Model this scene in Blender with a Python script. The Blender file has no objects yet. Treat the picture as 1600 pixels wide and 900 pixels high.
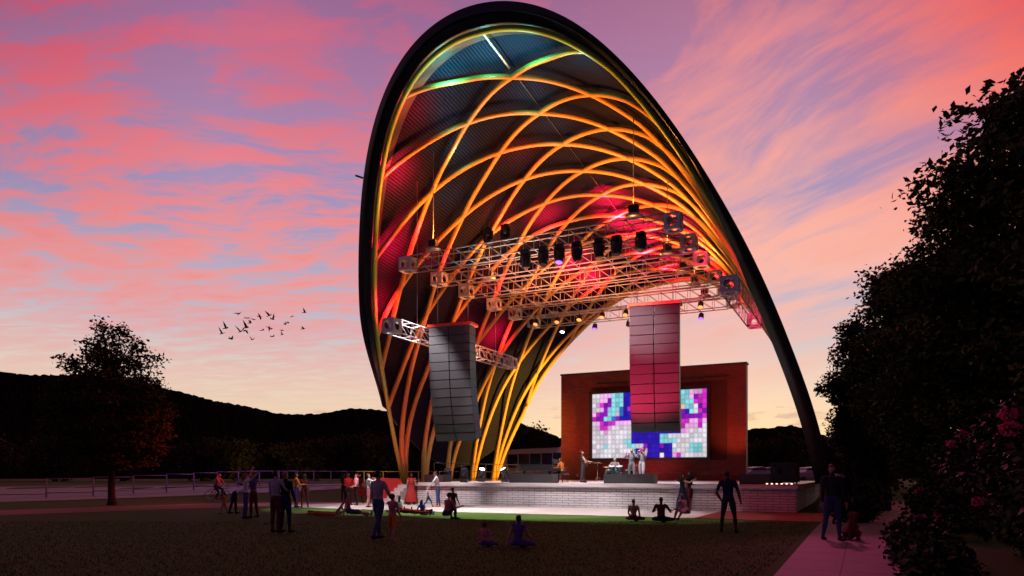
import bpy, bmesh, math, random
import numpy as np
from mathutils import Vector, Matrix, Euler
R_ = math.radians
rnd = random.Random(7)
SC = bpy.context.scene
COL = SC.collection

# ------------------------------------------------------------------ camera
F = 1100.0; EYE = 1.7; HZ = 740.0
cd = bpy.data.cameras.new('camera'); cam = bpy.data.objects.new('camera', cd); COL.objects.link(cam)
cam.location = (0, 0, EYE); cam.rotation_euler = (R_(90), 0, 0)
cd.sensor_width = 36; cd.lens = 36*F/1600; cd.shift_y = (HZ-450)/1600; cd.clip_start = .1; cd.clip_end = 6000
SC.camera = cam
SC.view_settings.view_transform = 'Standard'; SC.view_settings.look = 'None'
SC.view_settings.exposure = 0; SC.view_settings.gamma = 1; SC.view_settings.use_curve_mapping = False
SC.cycles.use_denoising = True
SC.cycles.max_bounces = 5; SC.cycles.diffuse_bounces = 2; SC.cycles.glossy_bounces = 2
SC.cycles.sample_clamp_indirect = 4

def srgb(r, g, b):
    f = lambda c: (c/255/12.92) if c/255 <= .04045 else ((c/255+.055)/1.055)**2.4
    return (f(r), f(g), f(b), 1)

# ------------------------------------------------------------------ node helper
class NT:
    def __init__(s, nt): s.nt = nt; s.n = nt.nodes; s.l = nt.links
    def put(s, sock, v):
        if v is None: return
        if hasattr(v, 'is_output') or isinstance(v, bpy.types.NodeSocket): s.l.new(v, sock)
        else:
            try: sock.default_value = v
            except Exception:
                sock.default_value = tuple(v)[:3]
    def node(s, t, ins=None, out=0, **kw):
        n = s.n.new(t)
        for k, v in kw.items(): setattr(n, k, v)
        for k, v in (ins or {}).items(): s.put(n.inputs[k], v)
        return n.outputs[out] if out is not None else n
    def math(s, op, a, b=None, c=None, clamp=False):
        n = s.n.new('ShaderNodeMath'); n.operation = op; n.use_clamp = clamp
        for i, v in enumerate((a, b, c)): s.put(n.inputs[i], v)
        return n.outputs[0]
    def mix(s, f, a, b, blend='MIX'):
        n = s.n.new('ShaderNodeMix'); n.data_type = 'RGBA'; n.blend_type = blend
        s.put(n.inputs[0], f); s.put(n.inputs[6], a); s.put(n.inputs[7], b); return n.outputs[2]
    def ramp(s, f, stops, interp='LINEAR'):
        n = s.n.new('ShaderNodeValToRGB'); cr = n.color_ramp; cr.interpolation = interp
        while len(cr.elements) < len(stops): cr.elements.new(.5)
        for e, (p, c) in zip(cr.elements, stops):
            e.position = p; e.color = c if hasattr(c, '__len__') else (c, c, c, 1)
        s.put(n.inputs[0], f); return n.outputs[0]
    def noise(s, vec, scale, detail=4, rough=.5, dist=0, out=0):
        return s.node('ShaderNodeTexNoise', {'Vector': vec, 'Scale': scale, 'Detail': detail, 'Roughness': rough, 'Distortion': dist}, out)
    def mapping(s, vec, loc=(0,0,0), rot=(0,0,0), sc=(1,1,1)):
        return s.node('ShaderNodeMapping', {'Vector': vec, 'Location': loc, 'Rotation': rot, 'Scale': sc})

# ------------------------------------------------------------------ dusk sky
W = bpy.data.worlds.new('World'); SC.world = W; W.use_nodes = True
w = NT(W.node_tree); w.n.clear()
tc = w.node('ShaderNodeTexCoord', out=None); D = tc.outputs['Generated']
sp = w.node('ShaderNodeSeparateXYZ', {'Vector': D}, out=None)
X, Y, Z = sp.outputs
az = w.math('ARCTAN2', X, Y)                       # 0 straight ahead, + right
hl = w.math('SQRT', w.math('ADD', w.math('MULTIPLY', X, X), w.math('MULTIPLY', Y, Y)))
te = w.math('DIVIDE', Z, w.math('MAXIMUM', hl, .02))     # tangent of elevation
te = w.math('MAXIMUM', te, 0.0)
T = lambda y: (740-y)/1100*.93
base = w.ramp(te, [(0, srgb(255,220,150)), (T(665), srgb(255,226,180)), (T(590), srgb(238,212,194)), (T(500), srgb(200,190,204)),
                   (T(330), srgb(160,154,198)), (T(140), srgb(160,130,176)), (.62, srgb(146,112,160)), (.95, srgb(48,44,86))])
# more cream on the right of the horizon, more grey blue on the left
lo = w.ramp(te, [(0, 1), (.19, 0)])
azr = w.math('MULTIPLY_ADD', az, .9, .5, clamp=True)
base = w.mix(w.math('MULTIPLY', lo, w.math('MULTIPLY', w.math('SUBTRACT', 1, azr), .75)), base, srgb(222,206,190))
# cloud layer: direction projected on a plane overhead
zz = w.math('ADD', w.math('MAXIMUM', Z, 0.0), .09)
px = w.math('DIVIDE', X, zz); py = w.math('DIVIDE', Y, zz)
pv = w.node('ShaderNodeCombineXYZ', {'X': px, 'Y': py, 'Z': 0.0})
wob = w.noise(pv, 1.3, 3, .5, 0, 1)
pvw = w.node('ShaderNodeVectorMath', {0: pv, 1: w.node('ShaderNodeVectorMath', {0: wob, 'Scale': .34}, operation='SCALE')}, operation='ADD')
nL = w.noise(w.mapping(pvw, rot=(0,0,R_(5)), sc=(.72,1.7,1)), 5.6, 9, .60, .3)
nR = w.noise(w.mapping(w.mapping(pvw, rot=(0,0,R_(-112))), loc=(3.1,1.7,0), sc=(.42,1.25,1)), 2.1, 9, .60, .3)
side = w.math('MULTIPLY_ADD', az, 2.4, .25, clamp=True)
side = w.node('ShaderNodeMapRange', {'Value': side, 'From Min': 0.0, 'From Max': 1.0}, interpolation_type='SMOOTHSTEP')
nn = w.node('ShaderNodeMix', {0: side, 2: nL, 3: nR}, data_type='FLOAT')
big = w.noise(w.mapping(pv, loc=(1.3,4.2,0), sc=(.4,.7,1)), 1.4, 3, .5)
nn = w.math('ADD', nn, w.math('MULTIPLY', w.math('SUBTRACT', big, .5), .22))
nn = w.math('ADD', nn, -.002)
cov = w.ramp(nn, [(.37, 0), (.46, .6), (.55, 1)])
fadelow = w.ramp(te, [(.05, 0), (.13, .35), (.22, .85), (.3, 1)])
cov = w.math('MULTIPLY', cov, fadelow)
cov = w.math('MAXIMUM', cov, w.math('MULTIPLY', w.math('MULTIPLY_ADD', te, 1.6, -.35, clamp=True), .4))
ccL = w.ramp(te, [(0, srgb(236,190,178)), (T(560), srgb(240,168,166)), (T(430), srgb(244,156,154)), (T(260), srgb(236,134,146)), (T(120), srgb(216,112,138)), (.66, srgb(190,100,138)), (.95, srgb(60,40,80))])
ccR = w.ramp(te, [(0, srgb(248,200,176)), (T(560), srgb(248,190,178)), (T(430), srgb(255,188,172)), (T(260), srgb(255,172,158)), (T(120), srgb(250,156,150)), (.66, srgb(244,132,130)), (.95, srgb(70,40,70))])
cc = w.mix(side, ccL, ccR)
hot = w.ramp(nn, [(.56, 0), (.72, 1)])
cc = w.mix(w.math('MULTIPLY', hot, .28), cc, w.mix(side, srgb(250,112,112), srgb(255,150,104)))
# redder toward the upper right and the far left
ur = w.math('MULTIPLY', w.math('MULTIPLY_ADD', az, 3.4, -1.35, clamp=True), w.math('MULTIPLY_ADD', te, 3.2, -.75, clamp=True))
cc = w.mix(ur, cc, srgb(255,70,40)); base = w.mix(w.math('MULTIPLY', ur, .8), base, srgb(214,80,84))
ul = w.math('MULTIPLY', w.math('MULTIPLY_ADD', az, -3.4, -1.35, clamp=True), w.math('MULTIPLY_ADD', te, 2.6, -.5, clamp=True))
cc = w.mix(w.math('MULTIPLY', ul, .8), cc, srgb(206,38,72)); base = w.mix(w.math('MULTIPLY', ul, .55), base, srgb(120,62,98))
sky = w.mix(cov, base, cc)
# low grey cloud bank over the right hand hills
lb = w.noise(w.mapping(D, sc=(7,7,34)), 1.4, 5, .6)
lbm = w.math('MULTIPLY', w.ramp(lb, [(.53, 0), (.6, 1)]), w.ramp(te, [(.04, 0), (.06, .55), (.085, .55), (.105, 0)]))
sky = w.mix(lbm, sky, srgb(196,158,150))
# the sky behind the viewer and overhead is already night blue
back = w.node('ShaderNodeMapRange', {'Value': Y, 'From Min': -.25, 'From Max': .55, 'To Min': .06, 'To Max': 1.0}, interpolation_type='SMOOTHSTEP')
sky = w.mix(w.math('SUBTRACT', 1, back), sky, srgb(46,30,78))
SUN_AZ = R_(12)
nis = w.node('ShaderNodeTexSky', sky_type='NISHITA', sun_disc=False, sun_elevation=R_(1.0), sun_rotation=SUN_AZ, altitude=200, dust_density=2.0)
bg1 = w.node('ShaderNodeBackground', {'Color': sky, 'Strength': .93})
bg2 = w.node('ShaderNodeBackground', {'Color': nis, 'Strength': .012})
add = w.node('ShaderNodeAddShader', {0: bg1, 1: bg2})
w.node('ShaderNodeOutputWorld', {'Surface': add}, out=None)
W.cycles.sampling_method = 'MANUAL'; W.cycles.sample_map_resolution = 512

sl = bpy.data.lights.new('sun', 'SUN'); sl.energy = .05; sl.angle = R_(12); sl.color = (1, .6, .5)
so = bpy.data.objects.new('sun', sl); COL.objects.link(so)
so.rotation_euler = Vector((math.sin(SUN_AZ), math.cos(SUN_AZ), .08)).to_track_quat('Z', 'Y').to_euler()

# ------------------------------------------------------------------ frames of reference
FL = Vector((-6.9, 42, 0)); U = Vector((.89503, -.44601, 0)); V = Vector((.44601, .89503, 0)); ZV = Vector((0, 0, 1))
ROT = math.atan2(U.y, U.x)
def P(w_, v_, z_=0): return FL + U*w_ + V*v_ + ZV*z_
def G(x, y, z=0):                                  # ground point seen at a place of the photograph
    d = (EYE-z)*F/(y-HZ); return Vector(((x-800)/F*d, d, z))
def onrow(x, v_):                                  # w along the row v where column x falls
    k = (x-800)/F; a = FL.x+V.x*v_; b = FL.y+V.y*v_
    return (k*b-a)/(U.x-k*U.y)
def depth(w_, v_): return P(w_, v_).y
def ztop(y, d): return EYE+(HZ-y)/F*d
STZ = 1.22
def terrain(x, y):
    t = min(max((y-40)/16, 0), 1); t = t*t*(3-2*t)
    return .8*t

# ------------------------------------------------------------------ materials
MATS = {}
def mat(name, col=(.5,.5,.5), rough=.6, metal=0, emit=None, es=0, bump=None, spec=None, var=0, vscale=3, fn=None):
    if name in MATS: return MATS[name]
    m = bpy.data.materials.new(name); m.use_nodes = True; t = NT(m.node_tree); t.n.clear()
    b = t.n.new('ShaderNodeBsdfPrincipled'); o = t.n.new('ShaderNodeOutputMaterial'); t.l.new(b.outputs[0], o.inputs[0])
    c = tuple(col[:3])+(1,)
    tcn = t.n.new('ShaderNodeTexCoord'); ob = tcn.outputs['Object']
    if var:
        nz = t.noise(ob, vscale, 5, .6)
        c = t.mix(nz, tuple(x*(1-var) for x in c[:3])+(1,), tuple(min(1, x*(1+var)) for x in c[:3])+(1,))
    t.put(b.inputs['Base Color'], c); b.inputs['Roughness'].default_value = rough; b.inputs['Metallic'].default_value = metal
    if spec is not None: b.inputs['Specular IOR Level'].default_value = spec
    if emit is not None:
        b.inputs['Emission Color'].default_value = tuple(emit[:3])+(1,); b.inputs['Emission Strength'].default_value = es
    if bump:
        nb = t.noise(ob, bump[0], 4, .6); bn = t.n.new('ShaderNodeBump'); bn.inputs['Strength'].default_value = bump[1]
        bn.inputs['Distance'].default_value = bump[2] if len(bump) > 2 else .02
        t.l.new(nb, bn.inputs['Height']); t.l.new(bn.outputs[0], b.inputs['Normal'])
    if fn: fn(t, b, tcn)
    MATS[name] = m; return m

def brick_fn(c1, c2, mortar, bw, bh, ms=.012, swap=True, bumpd=.01, varc=None):
    def f(t, b, tcn):
        s = t.node('ShaderNodeSeparateXYZ', {'Vector': tcn.outputs['Object']}, out=None)
        uu = t.math('ADD', s.outputs[0], s.outputs[1])
        vec = t.node('ShaderNodeCombineXYZ', {'X': uu, 'Y': s.outputs[2], 'Z': 0.0})
        br = t.n.new('ShaderNodeTexBrick'); t.l.new(vec, br.inputs['Vector'])
        for k, v in (('Color1', c1), ('Color2', c2), ('Mortar', mortar)): br.inputs[k].default_value = tuple(v)+(1,)
        br.inputs['Scale'].default_value = 1; br.inputs['Mortar Size'].default_value = ms; br.inputs['Brick Width'].default_value = bw
        br.inputs['Row Height'].default_value = bh; br.inputs['Mortar Smooth'].default_value = .1
        nz = t.noise(vec, 1.1, 5, .6)
        col = t.mix(t.math('MULTIPLY', nz, .5), br.outputs[0], varc or (.1,.08,.08,1), 'MULTIPLY') if varc else t.mix(nz, br.outputs[0], t.mix(.35, br.outputs[0], (.05,.03,.03,1)))
        t.l.new(col, b.inputs['Base Color'])
        bn = t.n.new('ShaderNodeBump'); bn.inputs['Strength'].default_value = .8; bn.inputs['Distance'].default_value = bumpd
        t.l.new(t.math('SUBTRACT', 1, br.outputs[1]), bn.inputs['Height']); t.l.new(bn.outputs[0], b.inputs['Normal'])
    return f

def grass_fn(t, b, tcn):
    o = tcn.outputs['Object']
    n1 = t.noise(o, .25, 4, .6); n2 = t.noise(o, 9, 6, .7); n3 = t.noise(t.mapping(o, sc=(1,1,.2)), 60, 3, .7)
    n0 = t.noise(t.mapping(o, sc=(1,.45,1)), .9, 5, .65)
    c = t.mix(n1, (.026,.080,.012,1), (.044,.108,.018,1)); c = t.mix(t.ramp(n0, [(.45, 0), (.62, .75)]), c, (.058,.094,.022,1)); c = t.mix(t.math('MULTIPLY', n2, .5), c, (.026,.062,.007,1))
    c = t.mix(t.math('MULTIPLY', n3, .4), c, (.10,.20,.018,1)); t.l.new(c, b.inputs['Base Color'])
    bn = t.n.new('ShaderNodeBump'); bn.inputs['Strength'].default_value = .35; bn.inputs['Distance'].default_value = .03
    t.l.new(t.math('ADD', n2, n3), bn.inputs['Height']); t.l.new(bn.outputs[0], b.inputs['Normal'])
    b.inputs['Specular IOR Level'].default_value = .15

M = dict(
 grass=mat('lawn_grass', rough=.95, fn=grass_fn),
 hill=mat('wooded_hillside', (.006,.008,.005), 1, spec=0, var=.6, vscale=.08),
 asphalt=mat('asphalt', (.05,.05,.052), .55, var=.3, vscale=2, bump=(60,.4,.01)),
 concrete=mat('pale_concrete', (.34,.32,.31), .8, var=.18, vscale=1.2, bump=(30,.25,.01)),
 apron=mat('apron_concrete', (.40,.37,.35), .75, var=.15, vscale=.8, bump=(30,.25,.01)),
 pavers=mat('red_pavers', rough=.8, fn=brick_fn((.26,.035,.028), (.2,.03,.025), (.1,.04,.035), .2, .1, .008)),
 deck=mat('stage_deck', (.62,.58,.57), .35, var=.1, vscale=.7),
 wbrick=mat('white_painted_brick', rough=.7, fn=brick_fn((.72,.67,.67), (.62,.57,.58), (.12,.10,.11), .62, .118, .012, bumpd=.012)),
 cap=mat('stage_coping', (.55,.5,.5), .6, var=.1, vscale=2),
 rbrick=mat('red_brick', rough=.5, fn=brick_fn((.29,.034,.030), (.18,.020,.020), (.07,.028,.022), .34, .115, .014, bumpd=.015)),
 rbrick_shaded=mat('shaded_brick', rough=.9, fn=brick_fn((.12,.024,.022), (.09,.018,.018), (.04,.014,.014), .34, .115, .014, bumpd=.015)),
 black=mat('black_paint', (.012,.012,.014), .45),
 black2=mat('black_plastic', (.02,.02,.022), .35),
 grille=mat('speaker_grille', (.055,.055,.06), .5, bump=(260,.5,.004)),
 alu=mat('truss_aluminium', (.60,.56,.58), .4, .1),
 steel=mat('galvanised_steel', (.45,.45,.47), .4, .7),
 redpaint=mat('red_painted_steel', (.75,.06,.03), .4),
 redwall=mat('red_lit_concrete', (.42,.03,.03), .6),
 wood=mat('dark_bark', (.035,.026,.02), .95, bump=(12,.8,.05)),
 leaf=mat('dark_leaves', (.060,.078,.024), .7, var=.6, vscale=.7, spec=.2),
 leaf2=mat('olive_leaves', (.050,.052,.018), .8, var=.5, vscale=.6, spec=.1),
 leaf3=mat('shrub_leaves', (.030,.050,.016), .6, var=.6, vscale=3, spec=.25),
 petal=mat('pink_petals', (.80,.10,.26), .7, var=.25, vscale=9),
 rib=mat('amber_painted_tube', (.40,.21,.045), .42, var=.05, vscale=.6),
 chrome=mat('chrome', (.6,.6,.62), .15, 1),
 brass=mat('cymbal_brass', (.75,.5,.22), .25, .9),
 rail=mat('fence_rail_paint', (.24,.21,.23), .5),
 glass=mat('dark_window_glass', (.012,.014,.018), .08),
 buswhite=mat('bus_white_paint', (.42,.34,.38), .35),
 lampglow=mat('lamp_lens_glow', (.9,.9,1), .3, emit=(.85,.85,1), es=9),
 lensdark=mat('lens_glass', (.05,.04,.08), .08),
 lenspurple=mat('violet_lens', (.05,.02,.1), .2, emit=(.35,.12,.9), es=2.2),
 amberglow=mat('par_lens_glow', (1,.4,.1), .3, emit=(1,.25,.08), es=2),
 stepglow=mat('step_light_glow', (1,.8,.6), .3, emit=(1,.62,.42), es=2.4),
)

# ------------------------------------------------------------------ mesh builder
class MB:
    def __init__(s): s.bm = bmesh.new()
    def box(s, c, size, rot=None, mi=0, bevel=0):
        r = bmesh.ops.create_cube(s.bm, size=1); vs = r['verts']
        bmesh.ops.scale(s.bm, vec=size, verts=vs)
        if bevel:
            es = list({e for v in vs for e in v.link_edges})
            rr = bmesh.ops.bevel(s.bm, geom=es, offset=bevel, segments=2, affect='EDGES', profile=.6)
            vs = list({v for f in rr['faces'] for v in f.verts} | {v for v in vs if v.is_valid})
        if rot is not None: bmesh.ops.rotate(s.bm, cent=(0,0,0), matrix=Euler(rot).to_matrix() if not isinstance(rot, Matrix) else rot, verts=vs)
        bmesh.ops.translate(s.bm, vec=c, verts=vs)
        if mi:
            for f in {f for v in vs for f in v.link_faces}: f.material_index = mi
        return s
    def tube(s, pts, r, n=8, cap=True, mi=0, flat=1.0):
        pts = [Vector(p) for p in pts]; rings = []; prev = None
        rr = r if hasattr(r, '__len__') else [r]*len(pts)
        up = None
        for i, p in enumerate(pts):
            t = (pts[min(i+1, len(pts)-1)]-pts[max(i-1, 0)])
            if t.length < 1e-9: t = Vector((0,0,1))
            t.normalize()
            if up is None:
                up = Vector((0,0,1)) if abs(t.z) < .9 else Vector((1,0,0))
            a = t.cross(up); a.normalize(); b = a.cross(t); up = b
            rings.append([s.bm.verts.new(p+(a*math.cos(2*math.pi*k/n)+b*math.sin(2*math.pi*k/n)*flat)*rr[i]) for k in range(n)])
        for i in range(len(rings)-1):
            for k in range(n):
                f = s.bm.faces.new((rings[i][k], rings[i][(k+1)%n], rings[i+1][(k+1)%n], rings[i+1][k])); f.smooth = True; f.material_index = mi
        if cap:
            for q in (rings[0][::-1], rings[-1]):
                f = s.bm.faces.new(q); f.material_index = mi
        return s
    def ell(s, c, rad, seg=12, ring=8, rot=None, mi=0):
        r = bmesh.ops.create_uvsphere(s.bm, u_segments=seg, v_segments=ring, radius=1); vs = r['verts']
        bmesh.ops.scale(s.bm, vec=rad, verts=vs)
        if rot is not None: bmesh.ops.rotate(s.bm, cent=(0,0,0), matrix=Euler(rot).to_matrix(), verts=vs)
        bmesh.ops.translate(s.bm, vec=c, verts=vs)
        for f in {f for v in vs for f in v.link_faces}: f.smooth = True; f.material_index = mi
        return s
    def prism(s, poly, z0, z1, mi=0):
        lo = [s.bm.verts.new((p[0], p[1], z0)) for p in poly]; hi = [s.bm.verts.new((p[0], p[1], z1)) for p in poly]; n = len(poly)
        fs = [s.bm.faces.new(lo[::-1]), s.bm.faces.new(hi)]+[s.bm.faces.new((lo[i], lo[(i+1)%n], hi[(i+1)%n], hi[i])) for i in range(n)]
        for f in fs: f.material_index = mi
        return s
    def quad(s, a, b, c, d, mi=0):
        f = s.bm.faces.new([s.bm.verts.new(p) for p in (a, b, c, d)]); f.material_index = mi; return f
    def lathe(s, prof, c=(0,0,0), n=20, axis='z', mi=0):
        rings = []
        for (r, h) in prof:
            ring = []
            for k in range(n):
                a = 2*math.pi*k/n; p = Vector((r*math.cos(a), r*math.sin(a), h))
                if axis == 'y': p = Vector((p.x, p.z, p.y))
                if axis == 'x': p = Vector((p.z, p.x, p.y))
                ring.append(s.bm.verts.new(p+Vector(c)))
            rings.append(ring)
        for i in range(len(rings)-1):
            for k in range(n):
                f = s.bm.faces.new((rings[i][k], rings[i][(k+1)%n], rings[i+1][(k+1)%n], rings[i+1][k])); f.smooth = True; f.material_index = mi
        for q in (rings[0][::-1], rings[-1]):
            if prof: f = s.bm.faces.new(q); f.material_index = mi
        return s
    def build(s, name, ms, parent=None, rec=True):
        if rec: bmesh.ops.recalc_face_normals(s.bm, faces=s.bm.faces)
        me = bpy.data.meshes.new(name); s.bm.to_mesh(me); s.bm.free()
        for m in (ms if isinstance(ms, (list, tuple)) else [ms]): me.materials.append(m)
        o = bpy.data.objects.new(name, me); COL.objects.link(o)
        if parent is not None: o.parent = parent
        return o
def tag(o, label=None, cat=None, group=None, kind=None):
    if label: o['label'] = label
    if cat: o['category'] = cat
    if group: o['group'] = group
    if kind: o['kind'] = kind
    return o
def thing(name, loc, label, cat, rz=0, group=None):
    o = bpy.data.objects.new(name, None); COL.objects.link(o); o.location = loc; o.rotation_euler = (0, 0, rz)
    o.empty_display_size = .2
    return tag(o, label, cat, group)
def struct(name, mb, m): return tag(mb.build(name, m), kind='structure')
def dup(root, loc=None, rz=None, label=None, group=None):
    m = {}
    def rec(o, par):
        c = o.copy(); COL.objects.link(c)
        if par is not None: c.parent = par
        for ch in KIDS.get(o.name, []): rec(ch, c)
        return c
    r = rec(root, None)
    if loc is not None: r.location = loc
    if rz is not None: r.rotation_euler = (0, 0, rz)
    if label: r['label'] = label
    if group: r['group'] = group
    return r
KIDS = {}
def index_kids(root):
    for o in list(COL.objects):
        if o.parent is not None:
            l = KIDS.setdefault(o.parent.name, [])
            if o not in l: l.append(o)
def lamp(name, loc, target, energy, color, size=40, blend=.4, rad=.15):
    l = bpy.data.lights.new(name, 'SPOT'); l.energy = energy; l.color = color; l.spot_size = R_(size); l.spot_blend = blend; l.shadow_soft_size = rad
    o = bpy.data.objects.new(name, l); COL.objects.link(o); o.location = loc
    o.rotation_euler = (Vector(target)-Vector(loc)).to_track_quat('-Z', 'Y').to_euler(); return o
# ------------------------------------------------------------------ show lighting: floods and washes, with added fill lamps
AMB = (1.0, .30, .04)
def flood(wv, target, e, c, size=60, blend=.5, rad=.2): lamp('flood_or_fill_light', P(*wv), P(*target), e, c, size, blend, rad)
flood((7.5, -1.7, 1.5), (8, -5, 18), 4500, AMB, 72)
flood((14.5, -1.7, 1.5), (13, -4, 18), 5000, AMB, 72)
flood((12.0, 7.0, 1.6), (12.5, 6, 15), 2500, (1, .40, .06), 90)
for w_, v_, e_, c_ in ((8.0,-6.8,1700,AMB), (14.8,-6.8,2500,AMB), (7.6,-1.3,1100,AMB), (15.6,-1.3,2500,(1,.38,.05)), (11.4,-4.0,1100,AMB), (8.4,4.7,900,(1,.38,.05)), (15.8,4.7,2100,(1,.44,.05))):
    flood((w_, v_, 12.15), (w_+(w_-11.6)*.35, v_-.6, 18), e_, c_, 150, .8)
flood((17.0, 0.0, 12.4), (1, -1, 12.5), 11959, (1, .17, .02), 46)
flood((17.4, 8.6, 10.4), (2.0, 10.5, 5.0), 75000, (1, .52, .05), 47, .9)
flood((4.5, 2.0, 1.6), (17.5, -1, 16), 5979, (1, .36, .05), 36, .9)
flood((4.5, -6.5, .3), (1.2, -1.5, 6), 1100, (1, .06, .025), 60)
# crimson at the rear crown, teal at the front crown
flood((9, -3.4, 1.5), (10.5, -10.3, 19), 9000, (.01, .60, .55), 33)
# white wash over the stage and its front
for w_, e_ in ((2.4,3200), (5.0,6200), (10.0,6200), (12.6,4000), (15.3,1600)):
    flood((w_+1, -8.2, 11.4), (w_+1, -6.4, .0), e_, (1, .88, .90), 53, .10, .28)
for w_ in (5.0, 8.6, 12.2, 15.2):
    flood((w_, -3.2, 11.0), (w_, 2.6, 1.2), 5200, (1, .84, .86), 50, .6)
flood((20.5, -7.5, 7), (20.6, -5.0, 0), 420, (1, .04, .07), 62, .6)
flood((-4.5, -6.0, 4.5), (-15, -9.5, 0), 1100, (1, .05, .06), 74, .8)
flood((-9, 3.5, 7.5), (-20, 6, 0), 2000, (.42, .08, .85), 110, .8)
flood((1.2, -7.2, 3), (1.2, -2.3, .8), 300, (1, .06, .07), 90, .7)
flood((22.6, -8.5, 6.5), (26.5, -21, 0), 1000, (1, .10, .34), 60, .9)
flood((17, -24, 3.5), (29.5, -24, 2.6), 260, (1, .12, .32), 46, .9)  # added fill lamp above the lawn, tints the blossoms pink
flood((11, -10.5, 1.0), (11.5, -3, 12), 9500, (1, .36, .30), 44, .9)  # added fill lamp from below, brightens the trusses
# orange and red grazing light on the brick wall
flood((5.2, 12.6, 1.4), (6, 15.5, 7.5), 460, (1, .07, .04), 80, .8)
flood((17.2, 12.6, 1.4), (17.0, 15.5, 8), 1000, (1, .15, .03), 80, .8)
flood((11, 11.5, 1.4), (11, 15.5, 5), 340, (1, .12, .12), 110, .8)
# the right speaker column glows pink, the left one grey
flood((13.2, -12.0, 1.0), (16.4, -3.6, 7.0), 14000, (1, .03, .12), 34, .6)
flood((12.6, -9.5, 10.0), (15.8, -3.8, 8.3), 4500, (1, .7, .75), 24, .9)
flood((12.9, -13.7, .3), (7.2, -5.9, 6.6), 1100, (1, .42, .48), 30, .9)
flood((3.5, 17.5, 2.5), (4.5, 22, 2.5), 260, (1, .35, .55), 100, .8)  # added fill lamp behind the stage, brightens the parked bus
# ================================================================== ground, road, paths
def sheet_poly(name, pts, m, z, kind=True):
    mb = MB(); f = mb.bm.faces.new([mb.bm.verts.new((p[0], p[1], z)) for p in pts]); o = mb.build(name, m)
    if kind: tag(o, kind='structure')
    return o
def ground():
    xs = sorted(set([-3000,-1500,-800,-400,-250]+list(range(-160,161,8))+[250,400,800,1500,3000]))
    ys = sorted(set([-60,-20]+list(range(0,36,4))+list(range(36,62,1))+list(range(64,120,4))+list(range(120,400,14))+[420,500,600,800,1500,4000]))
    # ridge heights read against the sky: column -> row of the photograph
    rid = [(-900,560),(-300,575),(0,585),(60,591),(100,591),(180,594),(260,611),(330,629),(400,642),(440,651),(500,651),(545,643),(590,644),(640,650),(700,650),(760,655),(810,664),(850,678),(880,690),(960,690),(1060,682),(1170,675),(1240,669),(1300,688),(1400,700),(1700,690),(2500,680)]
    rx = [r[0] for r in rid]; ry = [r[1] for r in rid]
    mb = MB()
    g = {}
    for i, x in enumerate(xs):
        for j, y in enumerate(ys): g[i, j] = mb.bm.verts.new((x, y, terrain(x, y)))
    for i in range(len(xs)-1):
        for j in range(len(ys)-1):
            mb.bm.faces.new((g[i,j], g[i+1,j], g[i+1,j+1], g[i,j+1])).smooth = True
    struct('lawn', mb, M['grass'])
    mb = MB(); cols = 900; rows = 26; g = {}
    nz = np.random.RandomState(4)
    jag = nz.rand(cols+1); jag2 = np.convolve(nz.rand(cols+1), np.ones(9)/9, 'same')
    for i in range(cols+1):
        k = -1.55+3.2*i/cols                      # tangent of bearing
        px_ = 800+F*k
        top = np.interp(px_, rx, ry)
        for j in range(rows+1):
            a = j/rows; d = 120+a*300
            ht = (HZ-top)/F*420+EYE
            h = .8+ht*(a**1.35)*(1+.0*math.sin(i*.05))
            if 0 < j: h += (nz.rand()-.5)*(1.0+1.5*a) if j < rows else (jag[i]-.35)*.9+jag2[i]*1.5
            g[i, j] = mb.bm.verts.new((k*d+(nz.rand()-.5)*.6, d+(nz.rand()-.5)*4, h))
        g[i, rows+1] = mb.bm.verts.new((k*560, 560, -2))
    for i in range(cols):
        for j in range(rows+1): mb.bm.faces.new((g[i,j], g[i+1,j], g[i+1,j+1], g[i,j+1]))
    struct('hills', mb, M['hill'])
ground()
# road on the left, behind the path
def strip(name, near, far, m, dz, n=24):
    mb = MB(); ring = []
    for i in range(n+1):
        t = i/n
        def at(l):
            s = t*(len(l)-1); k = min(int(s), len(l)-2); a = s-k; return l[k].lerp(l[k+1], a)
        p, q = at(near), at(far); row = []
        for a in (0, .25, .5, .75, 1):
            c = p.lerp(q, a); row.append(mb.bm.verts.new((c.x, c.y, terrain(c.x, c.y)+dz)))
        ring.append(row)
    for i in range(n):
        for k in range(4): mb.bm.faces.new((ring[i][k], ring[i+1][k], ring[i+1][k+1], ring[i][k+1]))
    return struct(name, mb, m)
V2 = lambda x, y: Vector((x, y, 0))
strip('road', [V2(-55,33), V2(-30,41.5), V2(-14,49.5), V2(-6,56), V2(20,68)], [V2(-62,46), V2(-33,54), V2(-15,61.5), V2(-8,66), V2(18,78)], M['asphalt'], .012)
strip('road_kerb', [V2(-55,32.7), V2(-30,41.2), V2(-14,49.2), V2(-6,55.7), V2(20,67.7)], [V2(-55,33), V2(-30,41.5), V2(-14,49.5), V2(-6,56), V2(20,68)], M['concrete'], .12)
strip('side_path', [G(-160,812), G(0,805.5), G(180,799), G(330,793.5), G(460,792), G(600,797)], [G(-160,802), G(0,797.5), G(180,791.5), G(330,786.5), G(460,784.5), G(600,786)], M['pavers'], .010)
struct('apron', MB().prism([P(w_, v_)[:2] for w_, v_ in ((-5.5,-7.6), (6.6,-8.2), (19.2,-7.6), (19.2,-2.0), (-1,-2.0), (-5.5,-4.5))], -.03, .022), M['apron'])
struct('paver_band', MB().prism([P(w_, v_)[:2] for w_, v_ in ((19.21,-7.6), (23.6,-7.9), (23.6,-2.0), (19.21,-2.0))], -.03, .020), M['pavers'])
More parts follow.
